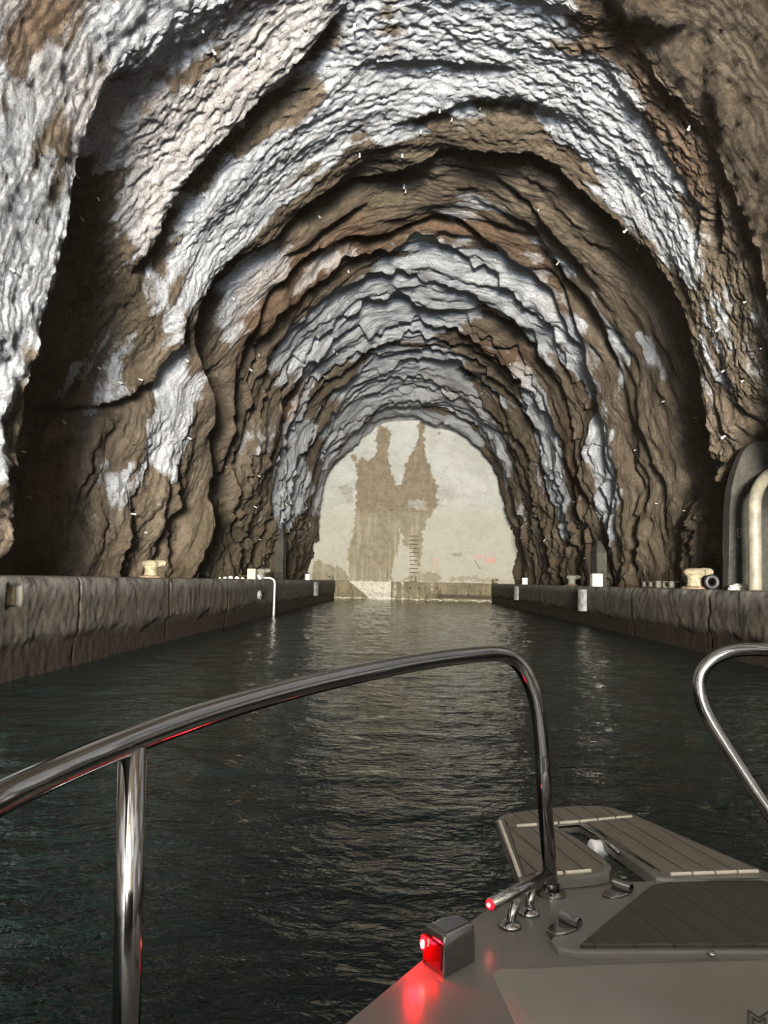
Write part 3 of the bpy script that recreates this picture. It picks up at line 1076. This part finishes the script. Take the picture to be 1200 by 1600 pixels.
# black hole of the big bollard's neck: imitated by an added black ring
bm = bmesh.new()
bm_tube(bm, [(.11 * math.cos(t), 0, .13 + .11 * math.sin(t)) for t in np.linspace(0, 2 * math.pi, 25)], .045, 10, caps=False)
bmesh.ops.remove_doubles(bm, verts=bm.verts[:], dist=.001)
o = bm_obj('hole_ring', bm, BLACK, sm=True)
o.location = (6.12, 15.45, QZ + .02)
tag(o, 'small black ring added as the dark neck hole of the big yellowish bollard on the right quay', 'hole_ring')

# pallet on the right quay
o = thing('pallet', (5.82, 17.4, QZ + .016), 'dark wet wooden pallet lying on the right quay', 'pallet', None, .1)
for z in (0, .12):
    for k in range(5):
        bm = bmesh.new()
        bm_box(bm, -.34 + .15 * k, -.24 + .15 * k, -.4, .4, z + .002, z + .022)
        bm_obj('slat', bm, DARKW, o)
for y in (-.35, 0, .35):
    for x in (-.29, .01, .31):
        bm = bmesh.new()
        bm_box(bm, x - .05, x + .05, y - .05, y + .05, .022, .12)
        bm_obj('spacer', bm, DARKW, o)


def lump(name, x, y, z, sx, sy, sz, mat, label, cat, seed, group=None):
    bm = bmesh.new()
    bmesh.ops.create_icosphere(bm, subdivisions=3, radius=1)
    co = np.array([v.co[:] for v in bm.verts])
    n = 1 + .45 * fbm(co[:, 0] * 1.6 + seed, co[:, 1] * 1.6, co[:, 2] * 1.6, 3)
    for v, k in zip(bm.verts, n):
        v.co = Vector((v.co.x * sx * k, v.co.y * sy * k, max(v.co.z, -.5) * sz * k))
    o = bm_obj(name, bm, mat, sm=False)
    o.location = (x, y, z + sz * .35)
    return tag(o, label, cat, group)


lump('plastic_sheet', 6.42, 14.75, QZ, .24, .16, .09, PLAST, 'crumpled whitish plastic sheet on the right quay below the grey niche wall', 'litter', 4)
lump('plastic_scrap', 6.72, 14.2, QZ, .05, .05, .04, PLAST, 'tiny white scrap on the right quay at the foot of the cream pipe', 'litter', 9)
gs = 'white rubble on the left quay'
for k, (px, s) in enumerate(((343, .03), (351, .045), (360, .06), (370, .055), (379, .04))):
    Y = 22.5
    lump('rubble_piece', (px - VPX) * Y / F, Y, QZ, s * 1.15, s, s, PLAST, 'small white rubble piece in the row left of the timber block', 'rubble', k, gs)
bm = bmesh.new()
bm_tube(bm, spline([(-.15, 0, .06), (0, 0, .12), (.13, 0, .05), (.12, -.1, .03)], 6), .05, 10)
o = bm_obj('hose_piece', bm, PLAST, sm=True)
o.location = (-4.28, 22.3, QZ)
tag(o, 'short bent white hose beside the timber block on the left quay', 'hose')

# pipe hooked over the left quay
Yp = XL * F / (424.5 - VPX)
bm = bmesh.new()
bm_tube(bm, spline([(-.5, 0, .05), (-.15, 0, .05), (-.02, 0, .04), (.09, 0, -.06), (.10, 0, -.4), (.10, 0, -.9), (.10, 0, -1.12)], 6), .03, 10)
o = bm_obj('drain_pipe', bm, PLAST, sm=True)
o.location = (XL, Yp, QZ)
tag(o, 'thin white pipe hanging down the left quay face into the water', 'pipe')
Yd = XL * F / (402 - VPX)
bm = bmesh.new()
bm_lathe(bm, [(.07, .0), (.12, .0), (.12, .14), (.07, .14), (.07, 0)], 18, Matrix.Rotation(math.pi / 2, 4, 'Y'))
o = bm_obj('drain_ring', bm, FEND, sm=False)
o.location = (XL - .02, Yd, QZ - .42)
tag(o, 'dark ring of a drain stub in the left quay face below the timber block', 'drain')
bm = bmesh.new()
bm_box(bm, -.24, .0, -.02, .02, -.105, .105)
o = bm_obj('timber_board', bm, WOOD)
o.location = (XL - .02, 7.99, .89)
tag(o, 'upright pale board in the square pocket of the left quay', 'board')

# pillars of cast concrete against the rock
for px, top, x, w, lab in ((935, 845, 6.05, .17, 'grey tapering concrete pillar against the right rock behind the larger white block'),
                           (436, 828, -5.35, .2, 'pale concrete pillar against the left rock behind the timber block')):
    Y = x * F / (px - VPX)
    h = (at(px, top, Y)[2] - QZ)
    bm = bmesh.new()
    bm_box(bm, -w, w, -w, w + .5, -.01, .25)
    bm_box(bm, -w * .9, w * .9, -w * .9, w + .5, .25, h * .75)
    v = bm_box(bm, -w * .9, w * .9, -w * .9, w + .5, h * .75, h)
    for q in v:
        if q.co.z > h * .9:
            q.co.x *= .35
            q.co.y = q.co.y * .4 + .2
    o = bm_obj('concrete_pillar', bm, GREY, bevel=.02)
    o.location = (x, Y, QZ)
    tag(o, lab, 'pillar')

# niche wall and its pipe on the right
n0 = at(1140, 915, 14.9)
pts = [(1138, 930), (1139, 860), (1140, 800), (1143, 765), (1150, 735), (1160, 708), (1170, 694), (1185, 688), (1215, 686), (1260, 700), (1290, 760), (1300, 930)]
bm = bmesh.new()
w3 = [at(px, py, 15.0) for px, py in pts]
f = [bm.verts.new((p[0], 15.0, max(p[2], QZ - .03))) for p in w3]
b_ = [bm.verts.new((p[0], 15.3, max(p[2], QZ - .03))) for p in w3]
bm.faces.new(f)
bm.faces.new(b_[::-1])
for i in range(len(f)):
    j = (i + 1) % len(f)
    bm.faces.new((f[j], f[i], b_[i], b_[j]))
o = bm_obj('niche_wall', bm, GREY, bevel=.04)
tag(o, 'dark grey concrete slab with rounded top against the right rock, behind the cream pipe', 'concrete slab')
ch = bmesh.new()
bm_lathe(ch, [(.03, 0), (.05, 0), (.05, .02), (.03, .02), (.03, 0)], 14, Matrix.Translation(Vector(at(1155, 836, 14.97))) @ Matrix.Rotation(math.pi / 2, 4, 'X'))
bm_lathe(ch, [(.03, 0), (.05, 0), (.05, .02), (.03, .02), (.03, 0)], 14, Matrix.Translation(Vector(at(1155, 829, 14.97))) @ Matrix.Rotation(math.pi / 2, 4, 'X'))
k = bm_obj('painted_mark', ch, FEND, o)
k['label'] = 'faint pale figure painted on the slab'
pp = [at(1180, 922, 14.0), at(1180, 870, 14.0), at(1179, 820, 14.0), at(1179, 790, 14.0), at(1182, 770, 14.05), at(1190, 754, 14.2), at(1202, 742, 14.5), at(1216, 735, 14.9)]
pp[0][2] = QZ - .01
tube_obj('vent_pipe', spline(pp, 8), .115, PVC)
tag(bpy.data.objects['vent_pipe'], 'thick cream pipe standing on the right quay, bending into the rock', 'pipe')

# rock bolts: little pale pegs all over the vault
pg = bmesh.new()
bm_lathe(pg, [(0, -.08), (.022, -.08), (.020, .05), (.030, .052), (.030, .068), (.012, .085), (0, .088)], 8)
peg = bm_obj('rock_bolt', pg, flat_mat('galvanised_peg', (.36, .34, .29), .6), sm=False)
nb = 0
rs = np.random.RandomState(77)
sel = np.argwhere((VY > 9) & (VY < 42))
first = True
Ptab = VP
while nb < 150:
    i, j = sel[rs.randint(len(sel))]
    ph = VPHI[j]
    if ph < 6 or ph > 174 or i + 2 >= Ptab.shape[0] or j + 2 >= Ptab.shape[1] or j < 2:
        continue
    p = Vector(Ptab[i, j])
    du = Vector(Ptab[i + 1, j] - Ptab[i - 1, j])
    dv = Vector(Ptab[i, j + 1] - Ptab[i, j - 1])
    nr = du.cross(dv).normalized()
    rad = Vector((-math.cos(math.radians(ph)), 0, -math.sin(math.radians(ph))))
    if nr.dot(rad) < 0:
        nr = -nr
    if nr.y > .25:
        continue
    nr = (nr + rad * .8).normalized()
    o = peg if first else peg.copy()
    if not first:
        C.objects.link(o)
    first = False
    o.location = p + nr * .015
    o.rotation_mode = 'QUATERNION'
    o.rotation_quaternion = nr.to_track_quat('Z', 'Y')
    s = rs.uniform(.55, 1.05)
    o.scale = (s, s, s * rs.uniform(.8, 1.6))
    tag(o, 'small pale rock bolt sticking out of the rough rock vault', 'rock bolt', 'rock bolts in the vault')
    nb += 1
# ------------------------------------------------------------------ the boat
ZD = .43                         # deck above water
fw = Vector((-math.sin(HEAD), math.cos(HEAD), 0))
gt = Vector((math.cos(HEAD), math.sin(HEAD), 0))
boat = thing('motorboat', (0.5, 0, 0), 'white motorboat bow with chrome rails and teak platform heading into the tunnel', 'boat')
BO = Vector(boat.location)


def L(p):
    return Vector((p[0], p[1], p[2])) - BO


def dk(px, py, z=ZD):
    return L(on(px, py, z))


def part(name, bm, mat, parent=None, sm=False, bevel=0, seg=2):
    return bm_obj(name, bm, mat, parent or boat, sm, bevel, seg)


def plate(name, pts, z0, z1, mat, parent=None, bevel=.006):
    """flat plate with the given outline (local points), bevelled along its top edge"""
    bm = bmesh.new()
    top = bm_prism(bm, pts, z0, z1)
    if bevel:
        bmesh.ops.bevel(bm, geom=list(top.edges), offset=bevel, segments=3, affect='EDGES', profile=.5, clamp_overlap=True)
    return part(name, bm, mat, parent)


left = [(-.55, -2.9), (-.68, -2.0), (-.80, -1.1), (-.80, -.4), (-.66, .22)]
e1, e2 = on(470, 1660, ZD), on(540, 1600, ZD)
edge = left + [(e1[0], e1[1])] + [tuple(on(px, py, ZD)[:2]) for px, py in ((540, 1600), (630, 1525), (720, 1450), (775, 1412), (810, 1392), (835, 1383), (862, 1379))]
front = [tuple(on(px, py, ZD)[:2]) for px, py in ((985, 1378), (1100, 1374), (1190, 1371))]
right = [(1.06, 1.86), (1.30, 1.35), (1.48, .7), (1.55, 0), (1.62, -1.0), (1.60, -2.2), (1.50, -3.2)]
outline = edge + front + right
oc = sum((Vector((p[0], p[1], 0)) for p in outline), Vector()) / len(outline)
bm = bmesh.new()
rings = []
for s, z, sh in ((1.0, ZD - .03, 0), (1.03, ZD - .07, 0), (.99, .25, -.03), (.90, .02, -.08), (.6, -.35, -.15), (.15, -.5, -.2)):
    rings.append([bm.verts.new((oc.x + (p[0] - oc.x) * s - BO.x, oc.y + (p[1] - oc.y) * s + sh - BO.y, z)) for p in outline])
for a, b in zip(rings[:-1], rings[1:]):
    for i in range(len(a)):
        j = (i + 1) % len(a)
        bm.faces.new((a[i], a[j], b[j], b[i]))
bm.faces.new(rings[-1])
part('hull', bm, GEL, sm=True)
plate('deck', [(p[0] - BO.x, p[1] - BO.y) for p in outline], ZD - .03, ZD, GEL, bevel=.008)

# bow platform with its slot
ZP = .456
pf = [(775, 1282), (780, 1275), (798, 1269), (850, 1263), (900, 1259), (932, 1258), (960, 1262), (990, 1273), (1100, 1321), (1205, 1366),
      (1230, 1378), (1180, 1370), (1050, 1374), (1025, 1370), (1006, 1358), (960, 1325), (912, 1289), (905, 1286), (868, 1289), (866, 1292),
      (908, 1312), (948, 1343), (956, 1353), (952, 1361), (935, 1366), (860, 1373), (814, 1379), (806, 1362), (790, 1322)]
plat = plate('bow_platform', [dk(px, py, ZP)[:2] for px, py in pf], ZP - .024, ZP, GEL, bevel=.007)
for pts in ([(788, 1281), (800, 1273), (850, 1267), (900, 1263), (932, 1262), (957, 1266), (984, 1276), (905, 1283), (800, 1292), (794, 1293)],
            [(796, 1299), (864, 1294), (904, 1315), (942, 1345), (945, 1352), (938, 1357), (920, 1360), (835, 1367), (820, 1370)],
            [(918, 1287), (987, 1280), (1183, 1361), (1052, 1366), (1032, 1363), (1016, 1354), (962, 1321)]):
    plate('teak_pad', [dk(px, py, ZP)[:2] for px, py in pts], ZP - .002, ZP + .006, TEAK, plat, bevel=.002)
# pale caulking lines
for a, b in (((806, 1293), (905, 1286)), ((905, 1286), (988, 1278)), ((1046, 1369), (1186, 1364)), ((836, 1370), (925, 1363)), ((781, 1285), (812, 1371))):
    p, q = dk(*a, ZP), dk(*b, ZP)
    bm = bmesh.new()
    n = max(1, int((q - p).length / .055))
    for i in range(n):
        bm_tube(bm, [p + (q - p) * ((i + .05) / n) + Vector((0, 0, .004)), p + (q - p) * ((i + .95) / n) + Vector((0, 0, .004))], .0045, 8)
    part('caulking', bm, CAULK, plat)['label'] = 'pale caulking strip'

# anchor roller in the slot, coloured white to imitate a highlight
rol = bmesh.new()
c = dk(934, 1327, ZP - .03)
ax = Matrix.Translation(c) @ Matrix.Rotation(HEAD, 4, 'Z') @ Matrix.Rotation(math.pi / 2, 4, 'Y')
bm_lathe(rol, [(0, -.022), (.018, -.022), (.026, -.016), (.022, 0), (.026, .016), (.018, .022), (0, .022)], 22, ax)
rl = part('anchor_roller', rol, WHITE_HL, sm=True)
rl['label'] = 'anchor roller, highlight put in as white'
for s in (-1, 1):
    bm = bmesh.new()
    M = Matrix.Translation(c + gt * (s * .034)) @ Matrix.Rotation(HEAD, 4, 'Z')
    bm_box(bm, -.003, .003, -.08, .12, -.022, .012, M)
    part('cheek_plate', bm, CHROME, rl, bevel=.002)
p, q = dk(872, 1291, ZP - .004), dk(906, 1288, ZP - .004)
bm = bmesh.new()
bm_tube(bm, [p, q, dk(935, 1306, ZP - .004), dk(968, 1333, ZP - .004)], .006, 10)
part('slot_trim', bm, CHROME, sm=True)['label'] = 'chrome trim round the slot'

# foredeck hatch with teak lid
hp = [(900, 1497), (872, 1491), (860, 1478), (868, 1464), (900, 1440), (985, 1390), (1030, 1380), (1100, 1379), (1280, 1381), (1280, 1497)]
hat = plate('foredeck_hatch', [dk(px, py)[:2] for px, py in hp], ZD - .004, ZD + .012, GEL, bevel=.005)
plate('teak_pad', [dk(px, py, ZD + .012)[:2] for px, py in ((906, 1482), (1018, 1388), (1065, 1380), (1280, 1383), (1280, 1481))], ZD + .01, ZD + .02, TEAKD, hat, bevel=.002)
for px, py, r in ((885, 1451, .3), (968, 1396, .3)):
    h = dk(px, py, ZD + .01)
    M = Matrix.Translation(h) @ Matrix.Rotation(HEAD + .5, 4, 'Z')
    bm = bmesh.new()
    bm_prism(bm, [(-.05, -.012), (-.03, -.02), (0, -.022), (.03, -.012), (.03, .012), (0, .022), (-.03, .02), (-.05, .012)], 0, .008)
    bmesh.ops.transform(bm, matrix=M, verts=bm.verts[:])
    hg = part('hatch_hinge', bm, CHROME, hat, bevel=.0015)
    bm2 = bmesh.new()
    bm_tube(bm2, [M @ Vector((.012, -.022, .014)), M @ Vector((.012, .022, .014))], .010, 14)
    me = bpy.data.meshes.new('knuckle')
    bmesh.ops.recalc_face_normals(bm2, faces=bm2.faces[:])
    bm3 = bmesh.new()
    bm3.from_mesh(hg.data)
    bm2.to_mesh(me)
    bm3.from_mesh(me)
    bm3.to_mesh(hg.data)
    bm2.free()
    bm3.free()

# raised coachroof nearest the eye
c1, c2 = dk(755, 1512), dk(1240, 1497)
cu = (c2 - c1).normalized()
cv = Vector((cu.y, -cu.x, 0))
nu, nv = 70, 50
P = np.zeros((nu, nv, 3))


def coach(a, b):
    def ss(t):
        t = min(max(t, 0), 1)
        return t * t * (3 - 2 * t)
    z = ZD - .004 + .014 * ss(a / .03) * ss(b / .03) + .085 * ss((b + .02) / .5) * ss((a + .02) / .30)
    return c1 + cu * a + cv * b + Vector((0, 0, z - c1.z))


for i in range(nu):
    for j in range(nv):
        a = 1.15 * (i / (nu - 1)) ** 1.5
        b = .75 * (j / (nv - 1)) ** 1.5
        P[i, j] = coach(a + .12 * (b - .1) * (1 - i / (nu - 1)), b)
cm = link('coachroof', grid_mesh('coachroof', P, flip=True), COACH, boat)


def on_coach(px, py):
    d = ray(px, py)
    best = None
    for z in np.linspace(ZD, ZD + .12, 60):
        p = L(on(px, py, z))
        r = p - c1
        e = abs(coach(r.dot(cu), r.dot(cv)).z - z)
        if best is None or e < best[0]:
            best = (e, p)
    return best[1] + Vector((0, 0, .0008))


for strokes in ([[(1169, 1614), (1169, 1580), (1186, 1592), (1203, 1580), (1203, 1614)], [(1176, 1614), (1176, 1591), (1186, 1598), (1196, 1591), (1196, 1614)]],):
    bm = bmesh.new()
    for s in strokes:
        bm_tube(bm, [on_coach(*q) for q in s], .0016, 6)
    part('lettering', bm, INK)['label'] = 'outlined letter M'
sn = dk(1112, 1492, ZD + .012)
bm = bmesh.new()
bm_lathe(bm, [(0, 0), (.008, 0), (.008, .003), (.005, .006), (0, .007)], 14, Matrix.Translation(sn))
part('snap_stud', bm, CHROME, sm=True)

# rails
TR = .016


def flange(px, py, parent, p=None):
    p = dk(px, py) if p is None else p
    bm = bmesh.new()
    bm_lathe(bm, [(0, 0), (.034, 0), (.034, .005), (.022, .010), (.019, .028), (0, .028)], 24, Matrix.Translation(p))
    return part('post_base', bm, CHROME, parent, sm=False)


foot = dk(861, 1397)
rl_pts = [L(at(-160, 1330, .60)), L(at(-40, 1268, .69)), L(at(60, 1219, .77)), L(at(200, 1160, .90)), L(at(350, 1107, 1.05)), L(at(500, 1066, 1.22)),
          L(at(640, 1037, 1.40)), L(at(740, 1023, 1.55)), L(at(782, 1022, 1.62)), L(at(806, 1033, 1.655)), L(at(824, 1058, 1.67)), L(at(838, 1100, 1.68)),
          L(at(846, 1170, 1.69)), L(at(851, 1250, 1.70)), foot + Vector((0, 0, .01))]
path = spline(rl_pts, 10)
lr = bmesh.new()
bm_tube(lr, path, TR, 24)
lrail = part('bow_rail', lr, CHROME, sm=True)
lrail['label'] = 'port chrome bow rail'
flange(0, 0, lrail, foot)
tp = L(at(207, 1166, .905))
ft = L(on(250, 1750, ZD))
ft = Vector((tp.x + .006, tp.y + .02, ZD))
bm = bmesh.new()
bm_tube(bm, [tp, tp + (ft - tp) * .5, ft], TR * 1.0, 24)
pst = part('rail_post', bm, CHROME, lrail, sm=True)
flange(0, 0, lrail, ft)
# starboard
r_pts = [L(at(1420, 1040, 1.55)), L(at(1300, 1022, 1.75)), L(at(1215, 1016, 1.87)), L(at(1155, 1016, 1.93)), L(at(1120, 1027, 1.95)), L(at(1098, 1048, 1.955)), L(at(1092, 1075, 1.955)),
         L(at(1101, 1110, 1.95)), L(at(1128, 1158, 1.94)), L(at(1165, 1215, 1.93)), L(at(1205, 1276, 1.92))]
d = (r_pts[-1] - r_pts[-2]).normalized()
e = r_pts[-1] + d * ((r_pts[-1].z - ZD - .005) / -d.z)
r_pts.append(e)
bm = bmesh.new()
bm_tube(bm, spline(r_pts, 10), TR, 24)
rrail = part('bow_rail', bm, CHROME, sm=True)
rrail['label'] = 'starboard chrome bow rail'
flange(0, 0, rrail, Vector((e.x, e.y, ZD)))
e2 = r_pts[0]
bm = bmesh.new()
bm_tube(bm, [e2, Vector((e2.x, e2.y, ZD))], TR, 24)
part('rail_post', bm, CHROME, rrail, sm=True)

# mooring cleat: cross tube on two legs
ca, cb = dk(766, 1413, ZD + .0), dk(858, 1362, ZD)
base1, base2 = dk(797, 1448), dk(826, 1428)
mid = (base1 + base2) / 2
ZC = ZD + .052
ca, cb = dk(766, 1413, ZC), dk(860, 1366, ZC)
bm = bmesh.new()
bm_tube(bm, [ca, ca + (cb - ca) * .5, cb], .0125, 20)
cl = part('mooring_cleat', bm, CHROME, sm=True)
for s, bpt in ((.42, base1), (.68, base2)):
    tpt = ca + (cb - ca) * s
    bm = bmesh.new()
    bm_tube(bm, [tpt, Vector((bpt.x, bpt.y, ZD + .004))], .0095, 14)
    part('cleat_leg', bm, CHROME, cl, sm=True)
    bm = bmesh.new()
    bm_lathe(bm, [(0, 0), (.024, 0), (.022, .006), (.012, .012), (0, .012)], 18, Matrix.Translation(Vector((bpt.x, bpt.y, ZD))))
    part('cleat_foot', bm, CHROME, cl, sm=True)
ax = (ca - cb).normalized()  # glowing cap added to imitate the side light's reflection in the tube end
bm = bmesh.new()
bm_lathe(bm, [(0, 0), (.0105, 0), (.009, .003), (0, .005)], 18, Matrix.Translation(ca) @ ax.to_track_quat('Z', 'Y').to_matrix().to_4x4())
part('lens_or_glint', bm, RED_GLOW, cl, sm=True)['label'] = 'red reflection made as a glowing end cap'
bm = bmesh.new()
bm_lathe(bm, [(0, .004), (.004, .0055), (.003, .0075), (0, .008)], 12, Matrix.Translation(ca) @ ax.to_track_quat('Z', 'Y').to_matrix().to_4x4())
part('bulb_or_glint', bm, BULB_GLINT, cl, sm=True)  # hot centre of the imitated reflection

# port side light in its chrome hood
nb_, nf = dk(748, 1516), dk(664, 1494)
uu = (dk(748, 1500) - dk(690, 1526)).normalized()       # along the hood's right face (away from the eye)
la = dk(693, 1530)                                         # near bottom corner
lb = dk(660, 1506)                                         # far left corner of the open face
lc = dk(746, 1502)
vv = (lb - la)
ww = (lc - la)
H = .070
bm = bmesh.new()
rings = []
n = 20
corner = [la, la + ww * .92, lc + vv * .12, lc + vv * .62, la + vv * .88 + ww * .85, lb + ww * .5, lb]
for z, s in ((0, 1.0), (H * .3, 1.0), (H * .8, .97), (H * .95, .90), (H, .74)):
    cc = (la + lb + lc + (la + vv + ww)) / 4
    rings.append([bm.verts.new(Vector((cc.x + (q.x - cc.x) * s, cc.y + (q.y - cc.y) * s, ZD + z))) for q in corner])
for a, b in zip(rings[:-1], rings[1:]):
    for i in range(7):
        j = (i + 1) % 7
        bm.faces.new((a[i], a[j], b[j], b[i]))
bm.faces.new(rings[0][::-1])
bm.faces.new(rings[-1])
nl = part('navigation_light', bm, CHROME, bevel=.004, seg=3)
nl['label'] = 'port navigation light in a chrome hood'
# open face between la and lb: red window with the lamp in it
nrm = Vector((vv.y, -vv.x, 0)).normalized()
if nrm.dot(ww) > 0:
    nrm = -nrm
bm = bmesh.new()
q = [la + vv * .10, la + vv * .90]
ws = [Vector((q[0].x, q[0].y, ZD + .012)), Vector((q[1].x, q[1].y, ZD + .012)), Vector((q[1].x, q[1].y, ZD + .056)), Vector((q[0].x, q[0].y, ZD + .052))]
fr = [bm.verts.new(p + nrm * .004) for p in ws]
bk = [bm.verts.new(p - nrm * .003) for p in ws]
bm.faces.new(fr)
bm.faces.new(bk[::-1])
for i in range(4):
    j = (i + 1) % 4
    bm.faces.new((fr[j], fr[i], bk[i], bk[j]))
REDW = flat_mat('red_window', (.06, .0, .0), .12, emit=(1, .004, .008), es=.10)
part('lamp_window', bm, REDW, nl)['label'] = 'dark red window'
lp = lb - vv * .14 + nrm * .003
bm = bmesh.new()
bm_lathe(bm, [(0, 0), (.006, .002), (.0085, .013), (.006, .025), (0, .027)], 14, Matrix.Translation(Vector((lp.x, lp.y, ZD + .028))))
part('lens_or_glint', bm, RED_GLOW, nl, sm=True)['label'] = 'glowing red lamp'
bm = bmesh.new()
cn = (Vector((EYE[0], EYE[1], 0)) - BO - lp)
cn.z = 0
cn = (cn.normalized() + nrm).normalized()
bm_lathe(bm, [(0, 0), (.003, .002), (.004, .008), (.003, .014), (0, .016)], 12, Matrix.Translation(Vector((lp.x, lp.y, ZD + .033)) + cn * .0065))
part('bulb_or_glint', bm, BULB_GLINT, nl, sm=True)
ld = bpy.data.lights.new('red_side_lamp', 'POINT')
ld.energy = RED_W
ld.color = (1, .003, .008)
ld.shadow_soft_size = .01
lo = bpy.data.objects.new('red_side_lamp', ld)
C.objects.link(lo)
lo.location = Vector((lp.x, lp.y, ZD + .043)) + BO + nrm * .022

# unseen block added behind the eye to keep daylight off the foredeck
def yb(a, b):
    return (gt * a + fw * b)


blk = bmesh.new()
M = Matrix.Translation(Vector((.55, -1.75, 0)) - BO) @ Matrix.Rotation(HEAD, 4, 'Z')
v = bm_box(blk, -1.0, 1.0, -1.0, 1.25, ZD - .02, .95, M)
part('light_block', blk, GEL, bevel=.05)
# ------------------------------------------------------------------ light
def area(name, loc, target, sx, sy, energy, color):
    d = bpy.data.lights.new(name, 'AREA')
    d.shape = 'RECTANGLE'
    d.size, d.size_y = sx, sy
    d.energy = energy
    d.color = color
    o = bpy.data.objects.new(name, d)
    C.objects.link(o)
    o.location = loc
    o.rotation_euler = (Vector(target) - Vector(loc)).to_track_quat('-Z', 'Y').to_euler()
    return o


area('daylight_mouth', (.6, -26, 3.0), (.5, 40, 4.0), 6, 3.6, DAY_W, (1.0, .93, .80))
area('water_bounce_fill', (.5, -20, .5), (.5, 14, 10), 7, 3.0, BLUE_W, (.66, .80, 1.0))  # added fill lamp imitating sky light reflected up off the water

wd = bpy.data.worlds.new('World')
S.world = wd
wd.use_nodes = True
nt = wd.node_tree
bg = nt.nodes['Background']
sky = nt.nodes.new('ShaderNodeTexSky')
sky.sky_type = 'NISHITA'
sky.sun_disc = False
sky.sun_elevation = math.radians(35)
sky.sun_rotation = math.radians(160)
nt.links.new(sky.outputs[0], bg.inputs[0])
bg.inputs[1].default_value = SKY_S

# ------------------------------------------------------------------ camera and view
cd = bpy.data.cameras.new('camera')
cd.sensor_fit = 'VERTICAL'
cd.sensor_height = 24.0
cd.sensor_width = 18.0
cd.lens = F * 24.0 / 1600.0
cd.clip_start = .02
cd.clip_end = 400
co = bpy.data.objects.new('camera', cd)
C.objects.link(co)
M = Matrix([list(CAM[0]) + [EYE[0]], list(CAM[1]) + [EYE[1]], list(CAM[2]) + [EYE[2]], [0, 0, 0, 1]])
co.matrix_world = M
S.camera = co
S.view_settings.view_transform = 'Standard'
S.view_settings.look = 'None'
S.view_settings.gamma = 1.0
S.view_settings.use_curve_mapping = False
S.view_settings.exposure = EXPO
